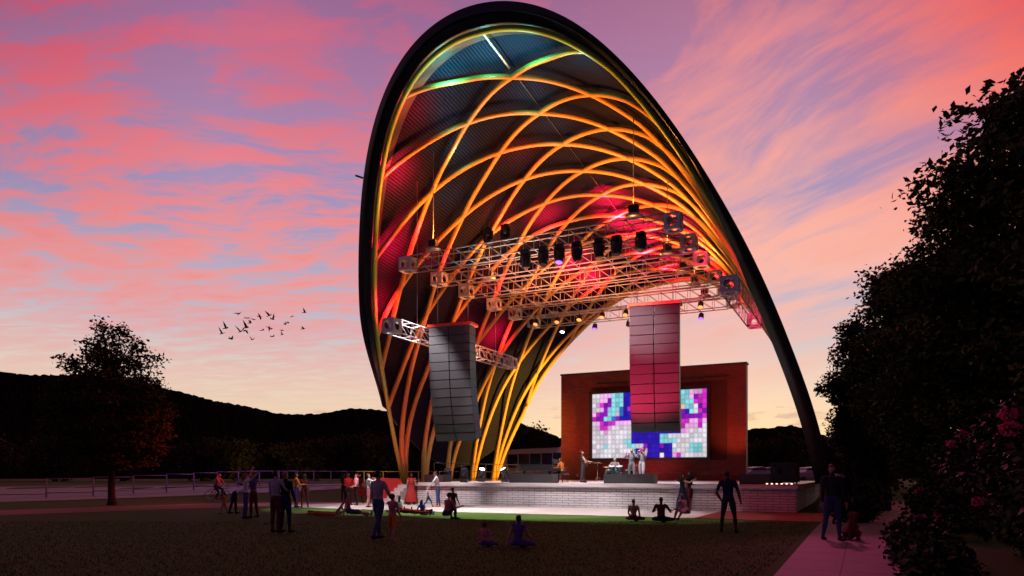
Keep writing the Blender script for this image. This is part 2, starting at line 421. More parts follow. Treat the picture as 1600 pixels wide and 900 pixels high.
def path_fn(t, b, tcn):
    s = t.node('ShaderNodeSeparateXYZ', {'Vector': tcn.outputs['Object']}, out=None)
    def line(v_, step): 
        fr = t.math('FRACT', t.math('DIVIDE', v_, step)); return t.math('LESS_THAN', t.math('ABSOLUTE', t.math('SUBTRACT', fr, .5)), .012)
    j = t.math('MAXIMUM', line(t.math('ADD', s.outputs[1], 100), 1.5), line(t.math('ADD', s.outputs[0], 100.5), 1.02))
    n = t.noise(tcn.outputs['Object'], 1.6, 6, .6); n2 = t.noise(tcn.outputs['Object'], 25, 3, .6)
    c = t.mix(n, (.26,.17,.18,1), (.37,.26,.27,1)); c = t.mix(t.math('MULTIPLY', n2, .3), c, (.2,.13,.14,1)); c = t.mix(t.math('MULTIPLY', j, .8), c, (.06,.04,.04,1))
    t.l.new(c, b.inputs['Base Color'])
mb = MB().prism([(-1,-45), (1.02,-45), (1.02,-12), (2.6,-5), (3.6,30), (-.9,30), (-.9,-2), (-1,-12)], -.03, .026)
o = struct('walkway', mb, mat('pink_path_concrete', rough=.75, fn=path_fn)); o.location = P(24.6, 0); o.rotation_euler = (0, 0, ROT)

# grass blades nearer the viewer
def blades():
    r = np.random.RandomState(3); n = 60000
    d = 8+r.rand(n)**1.3*17; x = (r.rand(n)*1.6-.8)*d; vs = []; fs = []
    for i in range(n):
        p = Vector((x[i], d[i], 0)); q = p-FL; w_ = q.dot(U); v_ = q.dot(V)
        if v_ > -8.5 or w_ > 23.4: continue
        h = .02+r.rand()*.03; a = r.rand()*6.28; b_ = len(vs); wd = .006+.006*r.rand()
        dx, dy = math.cos(a)*wd, math.sin(a)*wd; lx, ly = (r.rand()-.5)*.05, (r.rand()-.5)*.05
        vs += [(p.x-dx, p.y-dy, 0), (p.x+dx, p.y+dy, 0), (p.x+lx, p.y+ly, h)]; fs.append((b_, b_+1, b_+2))
    me = bpy.data.meshes.new('grass_blades'); me.from_pydata(vs, [], fs); me.materials.append(M['grass'])
    o = bpy.data.objects.new('grass_blades', me); COL.objects.link(o); tag(o, 'short dark grass blades of the open lawn', 'grass', kind='stuff')
blades()

# ================================================================== stage
st = thing('stage', P(0,0), 'long low concert stage with white painted brick front and pale deck', 'stage', ROT)
SW0, SW1, SV0, SV1 = 2.7, 22.4, -2.0, 15.5
MB().box(((SW0+SW1)/2, (SV0+SV1)/2+.1, .53), (SW1-SW0-.12, SV1-SV0-.1, 1.02)).build('brick_front', M['wbrick'], st)
MB().box(((SW0+SW1)/2, SV0+.14, 1.10), (SW1-SW0, .3, .14), bevel=.015).build('coping', M['cap'], st)
MB().box(((SW0+SW1)/2, (SV0+SV1)/2+.15, 1.13), (SW1-SW0, SV1-SV0-.32, .176), bevel=.01).build('deck', M['deck'], st)
ss = thing('stair_block', P(0,0), 'low red lit wall and steps at the left end of the stage', 'stairs', ROT)
MB().box((.35, -2.35, .74), (.5, .32, 1.48), bevel=.01).build('end_pier', M['concrete'], ss)
mb = MB(); pr = [(.62,0), (.62,1.46), (1.75,1.42), (2.05,1.1), (2.05,0)]
lo = [mb.bm.verts.new((x, -2.42, z)) for x, z in pr]; hi = [mb.bm.verts.new((x, -2.16, z)) for x, z in pr]
mb.bm.faces.new(lo); mb.bm.faces.new(hi[::-1])
for i in range(len(pr)): mb.bm.faces.new((lo[i], lo[(i+1)%5], hi[(i+1)%5], hi[i]))
mb.build('red_lit_cheek_wall', M['redwall'], ss)  # concrete wall; the red light on it is put into its colour
mb = MB()
for i in range(6): mb.box((2.38, -2.7-.32*i+.1, (1.1-.18*i)/2), (.6, .32, 1.1-.18*i))
mb.build('steps', M['concrete'], ss)

# back wall of brick with its shaded niche sheet and the screen
bw = thing('brick_wall', P(0,0), 'tall free standing red brick wall behind the band', 'wall', ROT)
WV = 15.52
MB().box((10.99, WV+.4, 4.6), (13.6, .8, 9.2)).build('brickwork', M['rbrick'], bw)
MB().box((10.99, WV+.4, 9.26), (13.72, .92, .12), bevel=.02).build('coping', mat('dark_coping', (.06,.02,.02), .6), bw)
MB().box((11.6, WV-.025, 5.4), (9.9, .05, 5.5)).build('shaded_niche_sheet', M['rbrick_shaded'], bw)  # shadow of the recess, put into a darker brick sheet
MB().box((11.9, WV-.05, 8.42), (9.6, .06, .09)).build('cable_tray', M['black'], bw)
sc_ = thing('video_screen', P(0,0), 'large video screen of glowing round dots in white, blue and magenta', 'screen', ROT)
sx0, sx1, sz0, sz1 = 6.96, 15.29, 2.84, 7.57; sv = 14.9
mb = MB(); t_ = .16
mb.box(((sx0+sx1)/2, sv+.28, (sz0+sz1)/2), (sx1-sx0+.3, .5, sz1-sz0+.3))
mb.box(((sx0+sx1)/2, sv-.02, sz1+.12), (sx1-sx0+.5, .2, .2)); mb.box(((sx0+sx1)/2, sv-.02, sz0-.12), (sx1-sx0+.5, .2, .2))
for x in (sx0-.12, sx1+.12): mb.box((x, sv-.02, (sz0+sz1)/2), (.2, .2, sz1-sz0+.1))
mb.build('frame', M['black'], sc_)
PAT = [
 "WWMMMCTTBB..............TTMMMM",
]
ROWS = [
"WWPPPTTTBBBBBBBBBBBBBBTTPPPM",
"WWPPVTTTBBBBBBBBBBBBBBTTPVMM",
"WPMVVTTTBBMBBBBBBBBBBBTTTMMM",
"WWPVTTTbBMMBBBBBBBBBBBOTTWVM",
"PMVVTTWbBBMBBBBBBBBBBBVBTWMV",
"MVVTTbVBBBMVBBBBBBBBBVVVVVVM",
"WPMVMMPPPPbBBBBBBBBBBBMMPPMP",
"WPMMPWWWWWBBBBBBBBBBBBMPPPMW",
"WWWPWWWWWWBBBBBBBBBBBBPPWWWW",
"WWWWWWWWWWBBBBBBBTTWWWWWWWWW",
"WWWWWWWWTTBBBBBBBTTTTWWWWWWW",
"WWWTWWWWWTTWWVBBBVBBWWWWTTTW",
"WWWWWWWWWWTBMPBBBBBBWWWWTTTW",
"WWWWWWWWPVVBBBBBBWBBPMWWWWWW"]
CM = {'W':(.74,.68,.76), 'P':(.85,.42,.78), 'M':(.62,.03,.55), 'V':(.24,.01,.45), 'T':(.25,.66,.74), 'B':(.02,.01,.42), 'b':(.03,.16,.62), 'O':(.85,.6,.4), 'C':(.3,.8,.8)}
def screen():
    bm = bmesh.new(); uvl = bm.loops.layers.uv.new('UVMap'); cl = bm.loops.layers.float_color.new('dots'); nr = len(ROWS)+0; nc = 28
    r = random.Random(5)
    def cellcol(i, j): return CM[ROWS[min(max(j,0),nr-1)][min(max(i,0),nc-1)]]
    for j in range(nr):
        for i in range(nc):
            x0 = sx0+(sx1-sx0)*i/nc; x1 = sx0+(sx1-sx0)*(i+1)/nc; z1 = sz1-(sz1-sz0)*j/nr; z0 = sz1-(sz1-sz0)*(j+1)/nr
            f = bm.faces.new([bm.verts.new((a, sv-.045, b)) for a, b in ((x0,z0),(x1,z0),(x1,z1),(x0,z1))])
            k = .75+.5*r.random(); c = tuple(min(1, v*k) for v in cellcol(i, j))
            for lp, uv in zip(f.loops, ((0,0),(1,0),(1,1),(0,1))): lp[uvl].uv = uv; lp[cl] = c+(1,)
    me = bpy.data.meshes.new('display'); bm.to_mesh(me); bm.free()
    def fn(t, b, tcn):
        uv = t.node('ShaderNodeUVMap', uv_map='UVMap'); c = t.node('ShaderNodeVertexColor', layer_name='dots')
        d = t.node('ShaderNodeVectorMath', {0: uv, 1: (.5,.5,0)}, out=1, operation='DISTANCE')
        dot = t.node('ShaderNodeMapRange', {'Value': d, 'From Min': .45, 'From Max': .29}, interpolation_type='SMOOTHSTEP')
        seam = t.math('GREATER_THAN', 1, 0)
        col = t.mix(dot, t.mix(.22, c, (0,0,0,1)), t.mix(0, c, c))
        b.inputs['Base Color'].default_value = (.01,.01,.01,1)
        t.l.new(col, b.inputs['Emission Color']); b.inputs['Emission Strength'].default_value = 1.0; b.inputs['Specular IOR Level'].default_value = .05
    me.materials.append(mat('led_display', rough=.5, fn=fn))
    o = bpy.data.objects.new('display', me); COL.objects.link(o); o.parent = sc_
screen()

# ================================================================== canopy
FP=[(-0.00,-0.00),(0.16,1.24),(0.32,2.48),(0.49,3.72),(0.70,4.95),(0.99,6.16),(1.18,7.40),(1.40,8.62),(1.81,9.81),(2.29,10.96),(2.81,12.10),(3.35,13.22),(3.94,14.32),(4.58,15.39),(5.31,16.41),(6.13,17.35),(7.07,18.18),(8.11,18.86),(9.27,19.33),(10.49,19.58),(11.74,19.63),(12.95,19.46),(14.13,19.09),(15.22,18.53),(16.17,17.75),(17.02,16.86),(17.80,15.91),(18.52,14.91),(19.16,13.86),(19.76,12.78),(20.36,11.71),(20.89,10.60),(21.39,9.48),(21.83,8.33),(22.21,7.16),(22.60,5.99),(23.01,4.83),(23.32,3.64),(23.52,2.41),(23.70,1.20),(23.90,-0.00)]
BP=[(-0.30,-0.00),(-0.06,1.08),(0.21,2.15),(0.57,3.19),(0.95,4.23),(1.34,5.26),(1.78,6.27),(2.25,7.27),(2.77,8.24),(3.44,9.12),(4.13,9.98),(4.85,10.81),(5.67,11.56),(6.50,12.28),(7.36,12.98),(8.26,13.61),(9.16,14.25),(10.14,14.75),(11.22,14.98),(12.30,15.19),(13.39,15.34),(14.35,15.23),(15.31,15.06),(16.23,14.78),(16.97,14.17),(17.67,13.50),(18.24,12.72),(18.69,11.86),(19.13,11.00),(19.57,10.14),(20.00,9.27),(20.35,8.37),(20.66,7.45),(20.97,6.54),(21.28,5.62),(21.59,4.71),(21.88,3.78),(22.10,2.84),(22.30,1.89),(22.50,0.95),(22.70,-0.00)]
TT_ = np.linspace(0, 1, 41); FPn = np.array(FP); BPn = np.array(BP)
for i_ in range(41):
    BPn[i_, 0] += .75*min(max((TT_[i_]-.60)/.12, 0), 1)
for A_ in (FPn, BPn):                               # light smoothing
    for _ in range(3): A_[1:-1] = .25*A_[:-2]+.5*A_[1:-1]+.25*A_[2:]
TT = np.linspace(0, 1, 41)
LEAN = .55; DEP = 12.0
def cub(A, t):
    x = min(max(t, 0), 1)*40; i = min(int(x), 39); a = x-i
    p0 = A[max(i-1,0)]; p1 = A[i]; p2 = A[i+1]; p3 = A[min(i+2,40)]
    return .5*((2*p1)+(-p0+p2)*a+(2*p0-5*p1+4*p2-p3)*a*a+(-p0+3*p1-3*p2+p3)*a**3)
def Sf(s, t):                                       # canopy frame coordinates
    f = cub(FPn, t); b = cub(BPn, t)
    a = np.array((f[0], -LEAN*f[1], f[1])); c = np.array((b[0], DEP, b[1])); return a*(1-s)+c*s
CIN = np.array((11.6, 3.0, 5.0))
def Nf(s, t, h=.015):
    a = Sf(s, min(t+h,1))-Sf(s, max(t-h,0)); b = Sf(s+.02, t)-Sf(s-.02, t); m = np.cross(a, b); m /= np.linalg.norm(m)
    return m if np.dot(m, CIN-Sf(s, t)) > 0 else -m
def offs(t): 
    k = min(max((t-.5)/.12, 0), 1); return .85-.50*k
def Rf(s, t, o=None): return Vector(Sf(s, t)+(offs(t) if o is None else o)*Nf(s, t))
can = thing('bandshell_canopy', P(0,0), 'towering dark shell canopy with a lattice of glowing amber arched tubes over the stage', 'canopy', ROT)
def low(s):                                          # lower edge of the skin as a fraction along the arch
    return .112-.068*math.sin(math.pi*min(max(s,0),1))**.7+.012*s
NS, NTT = 44, 150
def oo_(o0, t):
    r = o0 if t < .5 else o0*(1-.6*min((t-.5)/.12, 1))
    e = min(max((t-.105)/.10, 0), 1); e = 1-e*e*(3-2*e)          # the cladding tapers onto the rim tube at the left foot
    return r+(.66+.05*(o0 > .1)-r)*e if t < .25 else r
def skin_part(name, o0, m, s0=-.02, s1=1.03, flip=False):
    bm = bmesh.new(); uvl = bm.loops.layers.uv.new('UVMap'); g = {}
    for i in range(NS+1):
        s = s0+(s1-s0)*i/NS; t0 = low(s); t1 = 1-.028
        for j in range(NTT+1):
            t = t0+(t1-t0)*j/NTT; oo = oo_(o0, t)
            g[i, j] = (bm.verts.new(Rf(s, t, oo)), (s, t))
    for i in range(NS):
        for j in range(NTT):
            q = [g[i,j], g[i+1,j], g[i+1,j+1], g[i,j+1]]
            f = bm.faces.new([a[0] for a in q]); f.smooth = True
            for lp, a in zip(f.loops, q): lp[uvl].uv = a[1]
    me = bpy.data.meshes.new(name); bm.to_mesh(me); bm.free(); me.materials.append(m)
    o = bpy.data.objects.new(name, me); COL.objects.link(o); o.parent = can; return o
def skin_fn(t, b, tcn):
    uv = t.node('ShaderNodeSeparateXYZ', {'Vector': t.node('ShaderNodeUVMap', uv_map='UVMap')}, out=None)
    fr = t.math('FRACT', t.math('MULTIPLY', uv.outputs[1], 330))
    st_ = t.math('GREATER_THAN', fr, .5)
    tri = t.math('ABSOLUTE', t.math('SUBTRACT', fr, .5))
    n = t.noise(tcn.outputs['Object'], .35, 4, .6)
    c = t.mix(n, (.010,.010,.024,1), (.015,.014,.030,1)); c = t.mix(t.math('MULTIPLY', st_, .62), c, (.0015,.002,.005,1))
    sf = t.math('FRACT', t.math('MULTIPLY', uv.outputs[0], 5)); sm = t.math('LESS_THAN', sf, .012)
    c = t.mix(sm, c, (.01,.01,.012,1))
    t.l.new(c, b.inputs['Base Color']); b.inputs['Roughness'].default_value = .9; b.inputs['Specular IOR Level'].default_value = 0
    bn = t.n.new('ShaderNodeBump'); bn.inputs['Strength'].default_value = .5; bn.inputs['Distance'].default_value = .04
    t.l.new(tri, bn.inputs['Height']); t.l.new(bn.outputs[0], b.inputs['Normal'])
inner = skin_part('ribbed_inner_skin', .42, mat('ribbed_metal_skin', fn=skin_fn))
outer = skin_part('outer_skin', .0, mat('dark_outer_cladding', (.012,.016,.028), .5, .0, var=.2))
# edge fascias: front, back and the two foot edges
def edge_part(name, fn_pts, m, bulge):
    mb = MB(); prev = None
    for a, b, nrm in fn_pts:
        mid = (a+b)/2+nrm*bulge; row = [mb.bm.verts.new(p) for p in (a, a.lerp(mid, .62), mid, b.lerp(mid, .62), b)]
        if prev:
            for k in range(4): mb.bm.faces.new((prev[k], prev[k+1], row[k+1], row[k])).smooth = True
        prev = row
    return mb.build(name, m, can)

def fasw(t): return float(np.interp(t, (0,.5,.60,.70,.80,1), (.68,.68,.34,.22,.62,.66)))
def edge_at(s, sgn):
    if sgn < 0:
        L_ = []
        for j in range(NTT+1):
            t0 = low(s); t1 = 1-.028; t = t0+(t1-t0)*j/NTT
            L_.append((Rf(s, t, oo_(0, t)), Rf(s+.015, t, max(fasw(t), oo_(0, t)+.05)), Vector(Sf(s-.02, t)-Sf(s, t)).normalized()))
        return L_
    t0 = low(s); t1 = 1-.028; L_ = []
    for j in range(NTT+1):
        t = t0+(t1-t0)*j/NTT; a = Rf(s, t, oo_(0, t)); b = Rf(s, t, oo_(.42, t)); n = Vector(Sf(s+.02*sgn, t)-Sf(s, t)).normalized(); L_.append((a, b, n))
    return L_
def return_edge():
    L_ = []
    for j in range(NTT+1):
        t0 = low(0); t = t0+(1-.028-t0)*j/NTT; L_.append((Rf(-.005, t, fasw(t)), Rf(.035, t, oo_(.42, t)), Vector(Nf(0, t))))
    return L_
fmat = mat('dark_fascia', (.010,.014,.024), .38, var=.2)
edge_part('front_fascia', edge_at(-.02, -1), fmat, .10); edge_part('rear_fascia', edge_at(1.03, 1), fmat, .1); edge_part('fascia_return', return_edge(), fmat, .0)
for sd in (0, 1):
    L_ = []
    for i in range(NS+1):
        s = -.02+1.05*i/NS; t = low(s) if sd == 0 else 1-.028
        L_.append((Rf(s, t, oo_(0, t)), Rf(s, t, oo_(.42, t)), Vector((0,0,-1))))
    edge_part('foot_edge', L_, fmat, .05)

# ribs: control points (t, s) of the left half of every A and B rib, mirrored on the right
AL = {1:[(.404,0),(.451,.07),(.5,.111)], 2:[(.33,0),(.382,.092),(.433,.156),(.475,.194),(.5,.216)],
 3:[(.259,0),(.284,.051),(.315,.102),(.352,.159),(.397,.222),(.434,.262),(.463,.290),(.5,.317)],
 4:[(.185,0),(.219,.058),(.247,.109),(.278,.165),(.309,.217),(.352,.278),(.395,.33),(.433,.366),(.479,.403),(.5,.416)],
 5:[(.112,0),(.15,.10),(.184,.162),(.23,.23),(.274,.296),(.322,.353),(.352,.384),(.388,.429),(.433,.469),(.5,.516)],
 6:[(0,0),(.04,.03),(.104,.129),(.161,.25),(.24,.368),(.281,.42),(.371,.500),(.432,.565),(.5,.613)],
 7:[(0,.16),(.05,.215),(.11,.32),(.17,.43),(.228,.522),(.283,.580),(.371,.645),(.43,.675),(.5,.71)],
 8:[(0,.38),(.06,.45),(.11,.535),(.148,.598),(.215,.665),(.291,.716),(.4,.772),(.5,.805)],
 9:[(0,.64),(.055,.674),(.126,.725),(.228,.800),(.296,.836),(.4,.875),(.5,.9)],
 10:[(0,.89),(.056,.899),(.138,.922),(.222,.95),(.306,.965),(.4,.985),(.5,1.0)]}
BL = {1:[(.152,0),(.185,.055),(.216,.085),(.257,.116),(.309,.142),(.352,.158),(.4,.163),(.442,.148),(.5,.111)],
 2:[(0,0),(.05,.02),(.099,.076),(.15,.150),(.194,.205),(.23,.235),(.308,.265),(.35,.278),(.403,.280),(.436,.263),(.5,.216)],
 3:[(0,.16),(.04,.175),(.088,.232),(.145,.30),(.2,.345),(.25,.372),(.311,.386),(.384,.390),(.437,.367),(.5,.317)],
 4:[(0,.38),(.075,.415),(.13,.467),(.18,.502),(.228,.520),(.281,.522),(.321,.513),(.375,.497),(.433,.469),(.5,.416)],
 5:[(0,.64),(.052,.642),(.125,.655),(.215,.665),(.299,.645),(.371,.612),(.433,.574),(.5,.516)],
 6:[(0,.89),(.056,.877),(.131,.850),(.228,.805),(.298,.760),(.371,.709),(.455,.648),(.5,.613)],
 7:[(.17,.995),(.224,.957),(.305,.885),(.4,.800),(.5,.71)],
 8:[(.3,1.0),(.4,.905),(.5,.805)], 9:[(.4,1.0),(.5,.9)]}
def dense(ctrl, n=70):
    c = np.array(ctrl, float); 
    # monotone-ish cubic through control points, then smoothed
    t = np.linspace(c[0,0], c[-1,0], n); s = np.interp(t, c[:,0], c[:,1])
    k = 9; pad = np.r_[2*s[0]-s[k:0:-1], s, 2*s[-1]-s[-2:-k-2:-1]]; ker = np.hanning(k+2)[1:-1]; ker /= ker.sum()
    s2 = np.convolve(pad, ker, 'same')[k:-k]; return t, s2
RR = .155
NODES = []
def rib(ctrl, name='lattice_rib', r=RR):
    t, s = dense(ctrl, 90); pts = [Rf(b, a) for a, b in zip(t, s)]
    MB().tube(pts, [.106+.045*abs(2*a-1)**1.6 for a in t], n=14).build(name, M['rib'], can)
for k in AL:
    b = BL.get(k, [(.5, AL[k][-1][1])])
    if k in BL: b = b
    # A rib: left half A_k, right half mirror of B_k ; B rib is its mirror image
    right = [(1-t, s) for t, s in reversed(b)]
    full = AL[k]+[q for q in right if q[0] > .501]
    rib(full); rib([(1-t, s) for t, s in reversed(full)])
    if k <= 10 and k > 9: pass
# first rib beyond the last crossing on the rear edge
rim = [Rf(0, t) for t in np.linspace(0, 1, 200)]; MB().tube(rim, .115, n=14).build('front_rim_tube', mat('teal_tinted_tube', (.25,.36,.04), .4), can)  # green cast of the teal light is put into the rim tube's colour
def bs(t): return 1.0-.10*max(0, 1-t/.15) if t < .15 else (1.0-.10*max(0, 1-(1-t)/.15) if t > .85 else 1.0)
MB().tube([Rf(bs(t), t) for t in np.linspace(0, 1, 160)], .14, n=14).build('rear_rim_tube', M['rib'], can)
MB().tube([Rf(s, .5, .62) for s in np.linspace(0, .10, 8)], .045, n=8).build('ridge_rod', M['steel'], can)
MB().tube([Rf(s, .5, .58) for s in np.linspace(.10, .9, 40)], .014, n=6).build('ridge_cable', M['black2'], can)
for s in (0, .16, .38, .64, .89):
    for t in (0, 1):
        p = Rf(s, t); MB().box((p.x, p.y, .11), (.9, .9, .30), bevel=.04).build('footing', M['concrete'], can)
MB().tube([Rf(-.02, .32, -.02), Rf(-.02, .32, -.02)+Vector((-.28, -.2, .10))], .045, n=8).build('vent_pipe', M['black2'], can)

# small colour washes slung in the cells of the lattice, aimed at the skin
def wash(s, t, e, c, off=1.45):
    a = Rf(s, t, off); b = Rf(s, t, .42); A_, B_ = P(a.x, a.y, a.z), P(b.x, b.y, b.z); lamp('wash_light', A_, B_, e, c, 150, .9, .12)
CR = (1, .005, .025); TE = (.03, .50, .40)
for s, t, e in ((.68,.5,1500),(.80,.5,1500),(.92,.52,1500),(.72,.40,1300),(.84,.40,1200),(.66,.33,900),(.60,.60,900),(.75,.60,1300),(.88,.62,1200),(.55,.5,900),(.62,.5,1300),(.5,.57,700),(.72,.53,1500),(.52,.42,500),
                (.07,.28,1200),(.05,.345,1300),(.14,.31,500),(.03,.22,700),(.25,.30,260),(.40,.38,260),(.50,.31,300),(.62,.25,420),(.04,.40,300),(.3,.45,160),(.45,.24,200)):
    wash(s, t, e*(4.8 if s > .5 else 1.7), CR)
for s, t, e in ((.055,.49,1300),(.045,.45,1100),(.05,.53,1100),(.05,.58,500),(.10,.42,200),(.18,.40,260),(.17,.5,300),(.22,.36,120),(.27,.5,140)):
    wash(s, t, e*.6, TE)

# ================================================================== trusses
def truss(length, h=.62, bay=.78, plate=.64):
    """along local x from 0"""
    root = thing('lighting_truss', (0,0,0), 'box truss', 'truss')
    for y in (-h/2, h/2):
        for z in (-h/2, h/2): MB().tube([(0,y,z), (length,y,z)], .030, n=8).build('chord', M['alu'], root)
    mb = MB(); n = int(length/bay); b = length/n
    for i in range(n+1):
        x = min(max(i*b, .03), length-.03)
        for a, c in (((-1,-1),(1,-1)), ((1,-1),(1,1)), ((1,1),(-1,1)), ((-1,1),(-1,-1))):
            mb.tube([(x, a[0]*h/2, a[1]*h/2), (x, c[0]*h/2, c[1]*h/2)], .0145, n=5)
        if i < n:
            x2 = (i+1)*b; f = 1
            for y in (-h/2, h/2): mb.tube([(x, y, f*h/2), (x2, y, -f*h/2)], .0145, n=5)
    mb.build('lacing', M['alu'], root)
    for x in (-.32, length+.32):
        mb = MB(); pl = plate/2; n = 24; cr = plate*.33; bm = mb.bm
        def face_plate(fr):                              # square plate with a round hole, fr maps (a, b, c) to local coordinates
            L = []
            for dx in (-.018, .018):
                for k_, rad in enumerate((None, cr)):
                    row = []
                    for i in range(n):
                        a = 2*math.pi*i/n+math.pi/4; c_, s_ = math.cos(a), math.sin(a); q = pl/max(abs(c_), abs(s_)) if rad is None else rad
                        row.append(bm.verts.new(fr(q*c_, q*s_, pl+dx-.02)))
                    L.append(row)
            for i in range(n):
                j = (i+1) % n
                bm.faces.new((L[0][i], L[0][j], L[1][j], L[1][i])); bm.faces.new((L[2][i], L[3][i], L[3][j], L[2][j]))
                bm.faces.new((L[0][i], L[2][i], L[2][j], L[0][j])); bm.faces.new((L[1][i], L[1][j], L[3][j], L[3][i]))
        for sg in (-1, 1):
            face_plate(lambda a, b, c, sg=sg: (x+a, sg*c, b)); face_plate(lambda a, b, c, sg=sg: (x+a, b*.996, sg*c)); face_plate(lambda a, b, c, sg=sg: (x+sg*c, a*.992, b*.992))
        mb.build('corner_block', mat('corner_block_paint', (.80,.78,.80), .45), root)
    return root
TZ = 11.6; TV = [-6.8, -4.05, -1.3, 1.9, 4.7, 7.5]
ordn = ['nearest and topmost in view', 'second from the front', 'third from the front', 'fourth from the front', 'fifth from the front, second from the back', 'rearmost and lowest in view']
t0 = truss(12.0); index_kids(t0); trs = [t0]
t0.location = P(5.9, TV[0], TZ); t0.rotation_euler = (0,0,ROT)
t0['label'] = 'silver box truss across the stage, %s, carrying black moving lights' % ordn[0]; t0['group'] = 'lighting trusses across the stage'
for i in range(1, 6):
    d = dup(t0, P(5.9, TV[i], TZ), ROT, 'silver box truss across the stage, %s' % ordn[i]); trs.append(d)
tr = truss(6.5); tr.location = P(20.3, -6.0, 9.0); tr.rotation_euler = (0,0,ROT+R_(90)); tag(tr, 'silver side truss running back along the right wall of the shell', 'truss')
tl = truss(11.3); tl.location = P(5.9, -8.2, 8.35); tl.rotation_euler = (0,0,ROT+R_(90)); tag(tl, 'silver side truss behind the left speaker column', 'truss')
# hanging cables and hoists
def shell_z(w_, v_):
    best = None
    for t in np.linspace(.1, .9, 81):
        f = cub(FPn, t); b = cub(BPn, t)
        k = (v_+LEAN*f[1])/(DEP+LEAN*f[1])
        if -.02 <= k <= 1.0:
            q = Sf(k, t)
            if best is None or abs(q[0]-w_) < best[0]: best = (abs(q[0]-w_), q[2])
    return (best[1] if best else 14)-.5
def hoist(w_, v_, z_, label):
    h = thing('chain_hoist', P(w_, v_, z_), label, 'hoist', ROT, 'chain hoists holding the trusses')
    MB().box((0,0,.52), (.42,.26,.3), bevel=.04).build('motor', M['black'], h)
    MB().lathe([(.10,.16),(.34,.18),(.36,.22),(.34,.26),(.10,.28)], n=24).build('ring', M['steel'], h)
    MB().tube([(0,0,.0),(0,0,shell_z(w_, v_)-z_)], .02, n=6).build('chain', M['steel'], h)
for i, v_ in enumerate(TV):
    for w_, nm in ((7.0, 'left'), (16.6, 'right')):
        if i in (1,): continue
        hoist(w_, v_, TZ+.3, 'black chain hoist over the %s end of the %s truss' % (nm, ['front','second','third','fourth','fifth','rear'][i]))
for w_, v_, z_ in ((5.9, -6.5, 8.7), (5.9, 1.5, 8.7), (20.3, -4.6, 9.3), (20.3, -.6, 9.3)):
    hz = shell_z(w_, v_)
    h = thing('suspension_cable', P(w_, v_, z_), 'thin steel cable holding up the %s end of the %s side truss' % ('near' if v_ < -3 else 'far', 'left' if w_ < 10 else 'right'), 'cable')
    MB().tube([(0,0,-.1),(0,0,hz-z_)], .012, n=5).build('wire', M['steel'], h)

# moving heads
def moving_head(label, loc, rz=0, pan=0, tilt=R_(35), up=False, glow=None, group='moving lights on the front truss'):
    m = thing('moving_light', loc, label, 'stage light', rz, group); s = 1 if up else -1
    MB().box((0,0,s*.09), (.36,.30,.17), bevel=.03).build('base', M['black'], m)
    mb = MB(); mb.box((-.2,0,s*.38), (.06,.13,.44), bevel=.02); mb.box((.2,0,s*.38), (.06,.13,.44), bevel=.02); mb.box((0,0,s*.2), (.44,.14,.06), bevel=.015)
    yk = mb.build('yoke', M['black'], m)
    hd = MB(); hd.lathe([(.10,-.26),(.16,-.22),(.17,.02),(.19,.08),(.19,.24),(.17,.27)], n=18)
    ho = hd.build('lamp_head', M['black'], m); ho.location = (0,0,s*.5); ho.rotation_euler = (tilt, 0, pan)
    lo_ = MB().lathe([(.01,.272),(.155,.275),(.15,.285)], n=18).build('lens', glow or M['lensdark'], ho)
    return m
k = 0
for px_, side_ in ((822,-1),(850,-1),(875,-1),(902,-1),(937,-1),(964,-1),(1002,-1)):
    w_ = onrow(px_, TV[0]-.3); k += 1
    moving_head('black moving light hanging under the front truss, %s of the row' % ['first from the left','second from the left','third from the left','middle one','third from the right','second from the right','last on the right'][k-1],
        P(w_, TV[0]-.36, TZ-.28), ROT, 0, R_(180-25+((k*37)%50)), False, M['lenspurple'] if k in (3,) else None)
for px_, nm in ((763,'left'),(790,'right')):
    w_ = onrow(px_, TV[0]); moving_head('black moving light standing on top of the front truss, %s one of two' % nm, P(w_, TV[0], TZ+.34), ROT, 0, R_(25), True, None, 'moving lights on top of the front truss')
# par cans on the rear trusses
def par(label, loc, glow, tilt, group='par cans on the rear trusses'):
    m = thing('par_can', loc, label, 'stage light', ROT, group)
    MB().tube([(0,0,0),(0,0,-.14)], .02, n=6).build('clamp', M['black'], m)
    b = MB().lathe([(.05,-.22),(.13,-.18),(.15,-.1),(.16,.14),(.15,.14)], n=16).build('can', M['black'], m); b.location = (0,0,-.32); b.rotation_euler = (tilt,0,0)
    MB().lathe([(.01,.142),(.14,.145),(.135,.15)], n=16).build('lens', glow, b)
pn = ['first','second','third','fourth','fifth','sixth','seventh','eighth','ninth']
for i in range(8): par('small glowing par can under the fifth truss, %s from the left' % pn[i], P(7.0+i*1.42, TV[4], TZ-.34), M['amberglow'], R_(180-30))
for i in range(5): par('small par can under the rear truss, %s from the left' % pn[i], P(7.6+i*2.2, TV[5], TZ-.34), [M['lampglow'], M['lenspurple'], M['lensdark']][i%3], R_(180-20), 'par cans under the rear truss')

